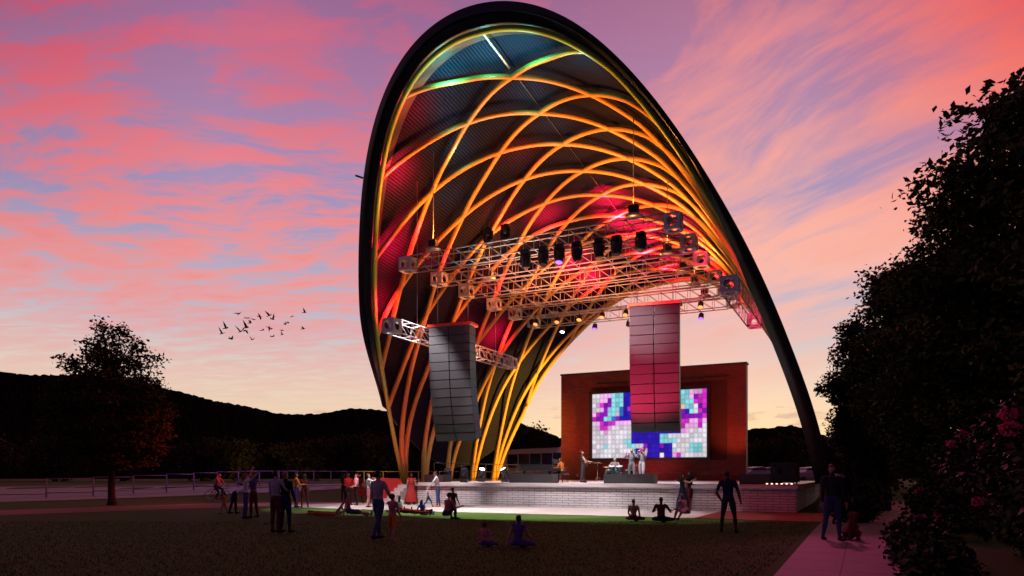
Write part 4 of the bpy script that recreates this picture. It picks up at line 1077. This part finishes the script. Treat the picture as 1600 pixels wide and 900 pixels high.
person('person in a black jacket, right half of the couple standing arm in arm', G(446,832), BACK, 1.76, ((0,2,5),(2,3,5)), ((10,26,50,60),(6,10,12,0)), top='black', bottom='navy', hair='blond', sleeve='long')
person('person in an orange shirt standing between the couple and the fence', G(463,793), BACK+R_(-40), 1.74, CONTRA, ((8,10,20,0),(30,10,60,0)), top='orange', bottom='purple', hair='black', sleeve='long', skin='tan')
person('person in maroon standing just right of the orange shirt', G(476,793), BACK+R_(60), 1.68, CONTRA, ((20,8,60,20),(8,8,15,0)), top='maroon', bottom='maroon', hair='brown', hairstyle='long', female=True, skin='tan')
person('person in orange lying on the lawn with one foot in the air', G(505,808), R_(78), 1.68, ((2,55,5),(-2,20,4)), ((172,14,6,0),(168,16,6,0)), root=(-88,0,0), top='orange', bottom='orange', shorts=True, shoes='bare', hair='red', hairstyle='long', female=True)
person('woman with long black hair and denim shorts sitting on the lawn', G(545,809), BACK+R_(-35), 1.68, ((92,30,10),(84,4,12)), ((-34,14,6,0),(-30,16,6,0)), lean=-8, top='pink', bottom='denim', shorts=True, shoes='bare', hair='black', hairstyle='long', female=True)
for lb, x, y, kw in (
 ('person in dark grey standing at the far left of the group near the fence', 537, 784, dict(top='charcoal', bottom='charcoal', hair='brown')),
 ('person in black trousers and red top standing in the group near the fence', 545, 790, dict(top='red', bottom='black', hair='black', skin='brown', rz=BACK+R_(30))),
 ('woman in a patterned white top standing in the group near the fence', 557, 790, dict(top='white', bottom='black', hair='brown', hairstyle='long', female=True, rz=BACK+R_(150))),
 ('woman in a red skirt standing behind the patterned top', 562, 786, dict(top='charcoal', bottom='red', skirt=('a','red',.28), hair='black', hairstyle='bun', female=True, rz=BACK+R_(-120))),
 ('person in a white shirt and shorts with hands raised to take a picture', 576, 793, dict(top='white', bottom='pink', shorts=True, hair='red', arms=((75,10,70,20),(75,10,70,20)), rz=BACK+R_(-50)))):
    a_ = dict(h=1.7, arms=((18,8,50,20),(10,8,20,0)), legs=CONTRA); a_.update(kw); person(lb, G(x, y), **a_)
person('tall man in grey shirt and blue jeans walking on the lawn, holding a hand', G(591,843), BACK+R_(-8), 1.80, ((16,10,3),(-14,14,3)), ((6,6,10,0),(14,22,14,0)), top='lightgrey', bottom='denim', hair='black', skin='tan')
person('child in a pale orange outfit walking hand in hand with the tall man', G(613,845), BACK+R_(6), 1.20, ((18,10,8),(-16,12,8)), ((80,26,20,0),(8,10,16,0)), top='pink', bottom='orange', hair='brown', shorts=True, shoes='bare', skin='tan', hairstyle='curly', female=True)
person('child in a white top sitting on the lawn by the red wall', G(625,800), BACK, 1.25, SIT, ((-20,14,4,0),(-20,14,4,0)), top='white', bottom='maroon', hair='black', hairstyle='long', female=True)
person('person in a red striped outfit lying on the lawn by the red wall', G(641,806), R_(82), 1.5, ((4,10,6),(-2,8,6)), ((172,14,6,0),(168,16,6,0)), root=(-88,0,0), top='red', bottom='red', hair='brown', skin='tan')
person('child in a blue shirt sitting on the lawn and leaning back on both hands', G(660,806), BACK, 1.15, SIT, ((-24,22,4,0),(-24,22,4,0)), lean=-6, top='blue', bottom='denim', hair='black', hairstyle='tail', female=True)
person('woman in a long red dress with a white scarf standing at the red wall', G(643,789), BACK+R_(25), 1.72, STAND, ((14,14,30,10),(14,10,80,0)), top='red', bottom='red', skirt=('l','red',.44), hair='black', hairstyle='bun', female=True, skin='tan', sleeve='none')
person('man with brown cap and white shirt holding a small child by the hands', ap(684,792), BACK+R_(115), 1.78, CONTRA, ((42,8,8,0),(48,8,8,0)), lean=8, head=(14,0), top='white', bottom='denim', shoes='orange', cap='brown', hair='brown', sleeve='long')
person('small child in a white shirt swinging from the hands of the man with the cap', ap(669,792), BACK+R_(-70), 1.0, ((34,20,6),(-18,28,6)), ((158,12,6,0),(150,10,10,0)), lean=-8, top='white', bottom='denim', hair='blond')
person('woman in a pink shirt crouching on the lawn before the stage', G(697,812), BACK+R_(-15), 1.68, KNEES, ((30,8,70,10),(40,8,70,0)), lean=16, top='pink', bottom='charcoal', hair='black', hairstyle='curly', sleeve='long', female=True, skin='tan')
person('dark haired toddler in brown standing beside the crouching woman', G(708,811), BACK, 1.16, CONTRA, ((10,8,20,0),(10,8,20,0)), top='brown', bottom='maroon', hair='black', skin='brown', sleeve='long')
# --- audience, middle and right
person('small child in pale purple sitting on the near lawn', G(757,855), BACK, 1.0, CROSS, ((10,14,40,20),(10,14,40,20)), top='pink', bottom='purple', hair='brown', hairstyle='curly')
person('person in a deep blue dress sitting on the near lawn and leaning to one side', G(809,857), BACK, 1.32, CROSS, ((-14,14,4,0),(20,14,50,10)), side=4, top='purple', bottom='purple', hair='black', skin='tan', sleeve='none', hairstyle='short')
person('boy with a bare back sitting cross legged at the edge of the lawn', G(990,815), BACK, 1.38, CROSS, ((8,10,40,20),(8,12,40,20)), top='bare', bottom='maroon', hair='brown', sleeve='none', skin='tan')
person('stocky man in a dark red shirt sitting cross legged at the edge of the lawn', G(1033,817), BACK, 1.55, CROSS, ((20,30,80,40),(20,30,80,40)), top='maroon', bottom='black', hair='black', skin='brown', belly=1.2)
person('person in pink and white sitting on the apron below the embracing pair', G(1073,814), BACK+R_(55), 1.5, ((100,70,8),(95,60,8)), ((30,10,60,20),(30,10,60,20)), lean=30, top='pink', bottom='pink', hair='red', sleeve='long', female=True, hairstyle='tail')
person('woman in a sleeveless dark top, left of the embracing pair before the stage', ap(1066,797), BACK+R_(-60), 1.68, STAND, ((60,10,60,10),(70,10,50,10)), top='black', bottom='navy', hair='black', hairstyle='bun', female=True, sleeve='none', skin='fair', skirt=('l','navy',.46))
person('man in a black jacket, right of the embracing pair before the stage', ap(1078,797), BACK+R_(75), 1.80, STAND, ((50,12,60,10),(45,10,60,20)), top='black', bottom='maroon', hair='black', sleeve='long', skin='brown', hairstyle='bun')
person('broad shouldered man in a dark blue shirt standing with one hand on his hip', G(1138,832), BACK+R_(-6), 1.80, ((8,6,11),(-4,4,12)), ((-10,20,34,44),(2,20,16,12)), lean=2, side=-3, head=(4,30), top='navy', bottom='charcoal', hair='black', skin='brown', belly=1.1)
person('man in a dark sweater and blue jeans walking a dog on the path', G(1300,845), FRONT, 1.94, ((8,6,4),(-6,10,4)), ((4,8,12,0),(6,8,14,0)), top='charcoal', bottom='denim', hair='black', sleeve='long', skin='tan')
person('companion in black walking behind the man with the dog', G(1317,822), FRONT+R_(8), 1.74, WALK, ((-26,22,20,0),(18,8,14,0)), top='black', bottom='black', hair='black', sleeve='long', skin='brown')
person('distant walker in orange at the far end of the path', G(1362,787), FRONT, 1.7, CONTRA, ((8,20,40,30),(8,20,40,30)), top='orange', bottom='red', hair='brown', skin='tan')
person('distant child in grey beside the shrubs at the far end of the path', G(1384,779), BACK, 1.1, CONTRA, top='lightgrey', bottom='charcoal', hair='blond')
# --- dog
def dog():
    o = thing('dog', G(1331,845), 'shaggy reddish brown dog sitting on the path facing the viewer', 'dog', R_(170))
    bm = bmesh.new(); q = MB(); q.bm.free(); q.bm = bm
    q.ell((0,-.12,.20), (.13,.17,.17)); q.ell((0,.02,.30), (.11,.13,.19), rot=(R_(-15),0,0)); q.tube([(0,.06,.42),(0,.12,.52)], [.09,.07], n=12)
    q.ell((0,.14,.57), (.08,.09,.075)); q.tube([(0,.17,.56),(0,.28,.53)], [.05,.03], n=10)
    for s in (-1,1):
        q.tube([(s*.07,.10,.34),(s*.075,.12,.2),(s*.075,.12,.04),(s*.075,.16,.025)], [.045,.035,.028,.032], n=10)
        q.tube([(s*.11,-.12,.2),(s*.14,.04,.18),(s*.14,-.04,.05),(s*.14,.09,.03)], [.09,.06,.035,.03], n=10)
        q.tube([(s*.05,.11,.62),(s*.095,.12,.58),(s*.10,.13,.50)], [.025,.03,.015], n=8)
    q.tube([(0,-.25,.12),(.08,-.34,.06),(.2,-.36,.05)], [.035,.03,.012], n=8)
    me = bpy.data.meshes.new('b'); bm.to_mesh(me); bm.free(); ob = bpy.data.objects.new('t', me); COL.objects.link(ob)
    md = ob.modifiers.new('r', 'REMESH'); md.mode = 'VOXEL'; md.voxel_size = .009; md.use_smooth_shade = True
    tx = bpy.data.textures.new('fur', 'CLOUDS'); tx.noise_scale = .03; dm = ob.modifiers.new('d', 'DISPLACE'); dm.texture = tx; dm.strength = .03
    m2 = bpy.data.meshes.new_from_object(ob.evaluated_get(bpy.context.evaluated_depsgraph_get())); bpy.data.objects.remove(ob)
    m2.materials.clear(); m2.materials.append(mat('dog_fur', (.16,.05,.025), .9, var=.4, vscale=20)); b = bpy.data.objects.new('body', m2); COL.objects.link(b); b.parent = o; o.scale = (1.15,)*3
    MB().ell((0,.285,.535), (.018,.012,.014)).build('nose', M['black'], o)
dog()

# ================================================================== birds
def bird(loc, rz, flap, sc, label):
    o = MB()
    o.tube([(0,-.26,.0),(0,-.16,.01),(0,-.02,.0),(0,.10,.01),(0,.17,.02),(0,.21,.01)], [.05,.035,.062,.05,.03,.006], n=8, flat=.7)
    o.bm.verts.ensure_lookup_table()
    for s in (-1,1):
        e1 = (s*.22, .04, .22*math.sin(flap)); e2 = (s*(.22+.30*math.cos(flap*.6)), -.08, .22*math.sin(flap)+.30*math.sin(flap*1.5))
        for up_ in (0, .012):
            vs = [o.bm.verts.new(p) for p in ((s*.02,.09,up_),(e1[0],e1[1]+.06,e1[2]+up_),(e2[0],e2[1]+.02,e2[2]+up_),(e1[0],e1[1]-.12,e1[2]+up_),(s*.02,-.08,up_))]
            o.bm.faces.new(vs)
    b = o.build('bird', mat('bird_feathers', (.03,.012,.02), .8)); b.location = loc; b.rotation_euler = (rnd.uniform(-.3,.3), rnd.uniform(-.5,.5), rz); b.scale = (sc,)*3
    tag(b, label, 'bird', 'flock of small dark birds')
def bird_labels(bp):
    L_ = []; o = sorted(range(len(bp)), key=lambda i: bp[i][0]); od = ['leftmost','second','third','fourth','fifth','sixth','seventh','eighth','ninth','tenth','eleventh','twelfth','thirteenth','fourteenth','fifteenth','sixteenth','seventeenth','eighteenth','nineteenth','twentieth','twenty first','twenty second','twenty third','twenty fourth','rightmost']
    rk = {k: od[j] for j, k in enumerate(o)}
    for i, (x, y, s) in enumerate(bp):
        ht = 'high' if y < 500 else ('low' if y > 516 else 'mid height')
        L_.append('%s dark bird, %s in the flock, %s counting from its left' % ('small' if s < .85 else 'larger' if s > 1.05 else 'dark winged', ht, rk[i]))
    return L_
BP_ = [(374,490,1.1),(386,497,1.1),(396,499,1),(391,505,.9),(406,495,1),(421,493,1.1),(426,499,1),(457,494,.7),(476,488,.9),(446,507,.7),(450,504,.7),(353,513,1.1),(347,521,1),(361,530,1.1),(376,518,1.1),(385,512,1.3),(384,517,1),(394,531,.7),(410,516,1),(420,511,.9),(424,513,.7),(426,526,.9),(441,516,.8),(441,523,.7),(474,514,1)]
BL_ = bird_labels(BP_)
for i, (x, y, s) in enumerate(BP_):
    d = 62+rnd.random()*6; bird(((x-800)/F*d, d, ztop(y, d)), rnd.uniform(-2.2,-.8), rnd.uniform(-.5,.95), s*.98, BL_[i])

# ================================================================== plants
NR = np.random.RandomState(11)
def leaves_mesh(centers, per, spread, size, name, m, parent, flat=.8, aspect=.5):
    n = len(centers)*per
    c = np.repeat(np.array(centers), per, 0)+NR.randn(n,3)*np.array((spread, spread, spread*flat))
    a = NR.randn(n,3); a[:,2] *= .6; a /= np.linalg.norm(a, axis=1)[:,None]; b = NR.randn(n,3); b -= a*(a*b).sum(1)[:,None]; b /= np.linalg.norm(b, axis=1)[:,None]
    s = size*(.6+.8*NR.rand(n))[:,None]; k = s*aspect*.5
    nn_ = np.cross(a, b)
    v = np.stack([c-a*s*.5, c-b*k+nn_*k*.35, c+a*s*.5, c+b*k+nn_*k*.35], 1).reshape(-1,3)
    me = bpy.data.meshes.new(name); me.vertices.add(n*4); me.vertices.foreach_set('co', v.ravel()); me.loops.add(n*4); me.polygons.add(n)
    me.loops.foreach_set('vertex_index', np.arange(n*4)); me.polygons.foreach_set('loop_start', np.arange(0, n*4, 4)); me.polygons.foreach_set('loop_total', np.full(n, 4))
    me.update(calc_edges=True); me.materials.append(m); o = bpy.data.objects.new(name, me); COL.objects.link(o); o.parent = parent; return o
def tree(name, loc, label, blobs, nclump, per, leaf, m, trunk_r=.2, cat='tree', group=None, spread=.22, th=None, aspect=.5):
    t = thing(name, loc, label, cat, 0, group)
    zb = min(b[2] for b in blobs); zt = max(b[2]+b[5]*.6 for b in blobs); cx = sum(b[0] for b in blobs)/len(blobs); cy = sum(b[1] for b in blobs)/len(blobs)
    mb = MB(); mid = Vector((cx*.3, cy*.3, zb*.75)); top = Vector((cx, cy, zt*.92))
    bnd = Vector((trunk_r*.7*math.sin(nclump), trunk_r*.5, 0)); mb.tube([(0,0,-.05),(0,0,.3),mid*.45+bnd,mid+bnd*.4,mid.lerp(top,.5),top], [trunk_r*1.35, trunk_r, trunk_r*.9, trunk_r*.8, trunk_r*.5, trunk_r*.08], n=10)
    cs = []; tot = sum(b[3]*b[4]*b[5] for b in blobs)
    for b in blobs:
        c = Vector(b[:3]); st_ = mid.lerp(top, min(.7, max(0, (c.z-mid.z)/(top.z-mid.z+1e-6)-.15)))
        mb.tube([st_, st_.lerp(c, .5)+Vector((0,0,-.1*b[5])), c], [trunk_r*.42, trunk_r*.26, trunk_r*.1], n=6)
        k = max(8, int(nclump*b[3]*b[4]*b[5]/tot))
        for _ in range(k):
            d = NR.randn(3); d /= np.linalg.norm(d); rr = (.35+.65*NR.rand()**.55)*(1+.10*math.sin(7*d[0]+5*d[2])+.03*NR.randn())
            p = np.array((b[0]+d[0]*b[3]*rr, b[1]+d[1]*b[4]*rr, b[2]+d[2]*b[5]*rr))
            if p[2] < .15: continue
            cs.append(p)
            if NR.rand() < .25: mb.tube([c, c.lerp(Vector(p), .6)+Vector((0,0,-.05)), p], [trunk_r*.1, trunk_r*.06, .008], n=4)
    mb.build('trunk', M['wood'], t)
    leaves_mesh(cs, per, spread, leaf, 'crown', m, t, aspect=aspect)
    return t
def blob(n, R0, z0, z1, fx=1.0, seed=1):
    r = random.Random(seed); L = []
    for i in range(n):
        z = z0+(z1-z0)*(i+.5)/n; q = math.sin(math.pi*min(1, max(.12, .18+.80*(1-(z-z0)/(z1-z0)))))**.7
        a = i*2.4+r.random(); rr = R0*q*.55
        L.append((math.cos(a)*rr*fx, math.sin(a)*rr, z, R0*q*(.55+.2*r.random()), R0*q*(.55+.2*r.random()), (z1-z0)/n*(1.1+.6*r.random())))
    return L
# left tree with layered crown
lt = []
for z, rr, n in ((2.4,2.2,5),(3.2,2.7,5),(4.3,3.0,5),(5.4,3.1,6),(6.5,2.7,5),(7.6,2.2,4),(8.7,1.4,3),(9.4,.7,2)):
    for k in range(n):
        a = k*6.283/n+z*1.7; lt.append((math.cos(a)*rr*.62, math.sin(a)*rr*.62, z+rnd.uniform(-.2,.2), rr*.46, rr*.46, .48))
tree('park_tree', V2(-21.6, 38)+ZV*0, 'lone round crowned tree beside the path in front of the dark hill', lt, 1300, 24, .19, M['leaf2'], .2, spread=.22, aspect=.6)
# big trees on the right
def gt(x, y): return Vector((x, y, terrain(x, y)))
RTR = [('tallest leafy tree, at the right edge of view', (13.6,15.6), 3.5, 2.0, 10.7, 8000, 14, .19, .26, 10),
       ('leafy tree stepping down left of the tallest one', (13.4,20.4), 2.7, 1.6, 9.0, 6500, 14, .16, .22, 9),
       ('rounded dark tree in the middle of the row on the right', (14.6,24.6), 2.5, 1.4, 8.9, 5200, 14, .17, .2, 8),
       ('dark tree with a ragged outline near the right leg of the canopy', (17.0,32.0), 2.35, 1.2, 8.8, 4300, 14, .19, .2, 8),
       ('low dark tree just beyond the right leg of the canopy', (21.6,42.0), 2.6, .8, 7.6, 3200, 13, .24, .2, 6),
       ('dark broad tree at the end of the path', (26.5,50.0), 3.6, .6, 7.0, 3000, 13, .28, .2, 6),
       ('dark tree filling the gap behind the flowering shrubs', (18.5,24.0), 3.2, .8, 9.5, 4000, 13, .2, .22, 7)]
for i, (lb, (x, y), R0, z0, z1, nc, per, lf, tr_, nb) in enumerate(RTR):
    tree('broadleaf_tree', gt(x, y), lb, blob(nb*2, R0, z0, z1, seed=i+3), int(nc*.62), per, lf, M['leaf'], tr_, group='trees along the right of the path', spread=.16)
# flowering shrubs
def shrub(x, y, R0, h, label, nf, seed, nl=520, low=False):
    r = random.Random(seed); t = thing('flowering_shrub' if nf else 'leafy_shrub', gt(x, y), label, 'shrub', 0, 'shrubs beside the path')
    st_ = MB(); cs = []
    for k in range(9):
        a = r.random()*6.28; q = Vector((math.cos(a)*R0*.6, math.sin(a)*R0*.6, h*.75)); st_.tube([(0,0,-.05),q*.5+Vector((0,0,.1)),q], [.03,.02,.008], n=5)
    for _ in range(nl):
        d = NR.randn(3); d /= np.linalg.norm(d); rr = (.3+.7*NR.rand()**.5)*(1+.08*math.sin(6*d[0])); cs.append((d[0]*R0*rr, d[1]*R0*rr, max(.06, h*.52+d[2]*h*.5*rr)))
    st_.build('stems', M['wood'], t); leaves_mesh(cs, 12, .10, .14, 'foliage', M['leaf3'], t, aspect=.6)
    for k in range(nf):
        a = -math.pi/2+r.uniform(-1.9, .7); e_ = r.uniform(-.5, 1.0)
        p = Vector((math.cos(a)*math.cos(e_)*R0*1.02, math.sin(a)*math.cos(e_)*R0*1.02, h*.52+math.sin(e_)*h*.5))
        n = 70; c = []; rr = r.uniform(.10,.15)
        for i in range(n):
            d = NR.randn(3); d /= np.linalg.norm(d); c.append(np.array(p)+d*rr*np.array((1,1,.75)))
        leaves_mesh(c, 3, .012, .05, 'blossom', M['petal'], t, aspect=.9)
SH = [(7.9,9.2,1.3,3.0,16,'tallest pink flowering shrub at the lower right corner'),(6.9,8.0,.75,1.5,6,'low flowering shrub at the right bottom edge'),(9.0,11.6,1.3,3.3,15,'second pink flowering shrub from the viewer, beside the path'),(10.3,14.4,1.25,3.2,12,'third pink flowering shrub along the path'),(11.5,17.6,1.15,2.9,10,'small pink flowering shrub further up the path'),(9.9,10.0,1.5,3.6,14,'tall flowering shrub behind the nearest one'),(12.6,21.0,1.0,1.6,3,'distant flowering shrub near the end of the row')]
for i, (x, y, R0, h, nf, lb) in enumerate(SH): shrub(x+.35, y, R0, h, lb, nf, i+1)
for i, (x, y, R0, h, lb) in enumerate([(6.6,10.9,.45,.5,'low dark ground shrub nearest the path edge'),(7.6,12.9,.5,.55,'low dark ground shrub between the path and the second flowering shrub'),(9.2,16.0,.55,.6,'low dark ground shrub by the third flowering shrub'),(11.9,24.4,.7,.8,'low round shrub far up the path'),(14.6,29.0,1.0,1.3,'round shrub where the path widens'),(17.6,35.5,1.2,1.7,'tall dark shrub behind the right canopy foot')]): shrub(x, y, R0, h, lb, 0, i+20, 260)
# dark wood edge beyond the road, each tree its own
nm = ['first','second','third','fourth','fifth','sixth','seventh','eighth','ninth','tenth','eleventh','twelfth','thirteenth','fourteenth']
for i in range(14):
    x = -62+i*7.2+rnd.uniform(-1.5,1.5); y = 84+rnd.uniform(-4,6)
    tree('roadside_tree', Vector((x, y, .8)), 'dark low tree beyond the road, %s from the left' % nm[i], blob(6, 3.0+rnd.random(), .4, 4.2+rnd.random()*1.8, seed=i+40), 420, 12, .42, M['leaf2'], .16, group='dark trees beyond the road', spread=.4)

# ================================================================== fence, bus, cars
fp = [(-60,35.5),(-46,39.0),(-38,41.5),(-33.6,43.4),(-29.9,45.2),(-27.6,46.4),(-25.6,47.6),(-24.0,48.9),(-22.7,50.2),(-21.6,51.6),(-20.6,53.0),(-19.6,54.6),(-18.6,56.2),(-17.7,58.0),(-16.9,60),(-16,62.2),(-15.1,64.4),(-14,66.6),(-12.6,68.8),(-11.2,70.6),(-9.6,72.2),(-7.6,73.8),(-5.4,75.2),(-3,76.4)]
fe = thing('roadside_fence', (0,0,0), 'long pale pipe rail fence stepping up along the road on the left', 'fence')
for i in range(len(fp)-1):
    a, b = fp[i], fp[i+1]; za = terrain(*a); zb = terrain(*b); zt = max(za, zb)+1.1
    MB().tube([(a[0],a[1],za-.1),(a[0],a[1],zt)], .045, n=8).build('post', M['rail'], fe)
    for dz in (0, -.92): MB().tube([(a[0],a[1],zt+dz),(b[0],b[1],zt+dz)], .034, n=6).build('rail', M['rail'], fe)
def bus():
    o = thing('coach_bus', Vector((3.9, 61.0, .82)), 'pale pink coach bus with dark side windows parked behind the stage', 'bus', R_(-6))
    L, Wd, Hh = 9.5, 2.5, 3.1
    mb = MB(); prof = [(-L/2+.25,.45),(-L/2+.02,1.0),(-L/2+.12,2.1),(-L/2+.45,2.75),(-L/2+1.0,2.95),(.2,Hh),(.6,Hh+.28),(L/2-.3,Hh+.3),(L/2,Hh),(L/2,.45)]
    lo = [mb.bm.verts.new((x,-Wd/2,z)) for x, z in prof]; hi = [mb.bm.verts.new((x,Wd/2,z)) for x, z in prof]
    mb.bm.faces.new(lo); mb.bm.faces.new(hi[::-1])
    for i in range(len(prof)): mb.bm.faces.new((lo[i], lo[(i+1)%len(prof)], hi[(i+1)%len(prof)], hi[i]))
    mb.build('body', M['buswhite'], o)
    for k in range(8):
        x = -L/2+1.0+k*.98; MB().box((x,-Wd/2-.012,1.95+.02*k), (.90,.03,1.15+.03*k), bevel=.01).build('window', M['glass'], o)
    MB().box((-L/2+.0,0,1.75), (.06,2.1,1.1), rot=(0,R_(6),0)).build('windscreen', M['glass'], o)
    for x in (-2.9,2.6):
        for s in (-1,1): 
            q = MB().lathe([(.2,-.14),(.46,-.14),(.48,0),(.46,.14),(.2,.14)], (0,0,0), 20, 'y').build('wheel', M['black2'], o); q.location = (x,s*1.1,.48)
bus()
def car(loc, rz, col, label):
    o = thing('parked_car', loc, label, 'car', rz, 'cars parked beyond the stage')
    mb = MB(); sec = [(-2.1,.35,.80,.55),(-2.0,.32,.88,.95),(-1.2,.3,.90,1.02),(-.75,.3,.9,1.4),(.3,.3,.9,1.46),(1.0,.3,.9,1.04),(1.9,.3,.86,.86),(2.15,.35,.78,.6)]
    rg = []
    for x, zl, hw, zt in sec:
        tw_ = hw*(.72 if zt > 1.2 else .93)
        rg.append([mb.bm.verts.new(p) for p in ((x,-hw*.9,zl),(x,-hw,.6),(x,-hw*.98,min(zt,.95)),(x,-tw_,zt),(x,tw_,zt),(x,hw*.98,min(zt,.95)),(x,hw,.6),(x,hw*.9,zl))])
    for i in range(len(rg)-1):
        for k in range(8): mb.bm.faces.new((rg[i][k], rg[i][(k+1)%8], rg[i+1][(k+1)%8], rg[i+1][k])).smooth = False
    mb.bm.faces.new(rg[0][::-1]); mb.bm.faces.new(rg[-1]); mb.build('body', col, o)
    MB().box((-.2,0,1.18), (1.5,1.56,.36), bevel=.06).build('windows', M['glass'], o)
    for x in (-1.35,1.35):
        for s in (-1,1):
            q = MB().lathe([(.1,-.1),(.31,-.1),(.33,0),(.31,.1),(.1,.1)], (0,0,0), 18, 'y').build('wheel', M['black2'], o); q.location = (x,s*.82,.33)
    for s in (-1,1): MB().box((2.12,s*.55,.68), (.08,.34,.13), bevel=.02).build('headlight', M['lampglow'] if 0 else M['chrome'], o)
    for s in (-1,1): MB().box((-2.10,s*.6,.78), (.06,.28,.14), bevel=.02).build('tail_light', M['redpaint'], o)
car(Vector((20.6,59.5,.82)), R_(20), mat('silver_car_paint', (.35,.33,.35), .25, .5), 'silver car parked beyond the right side of the stage, left of three')
car(Vector((23.4,64.0,.82)), R_(15), mat('red_car_paint', (.3,.03,.03), .25), 'dark red car parked beyond the stage, middle of three')
car(Vector((25.6,60.0,.82)), R_(10), mat('white_car_paint', (.5,.48,.5), .25), 'white car parked beyond the stage, right of three')
bpy.context.view_layer.update()
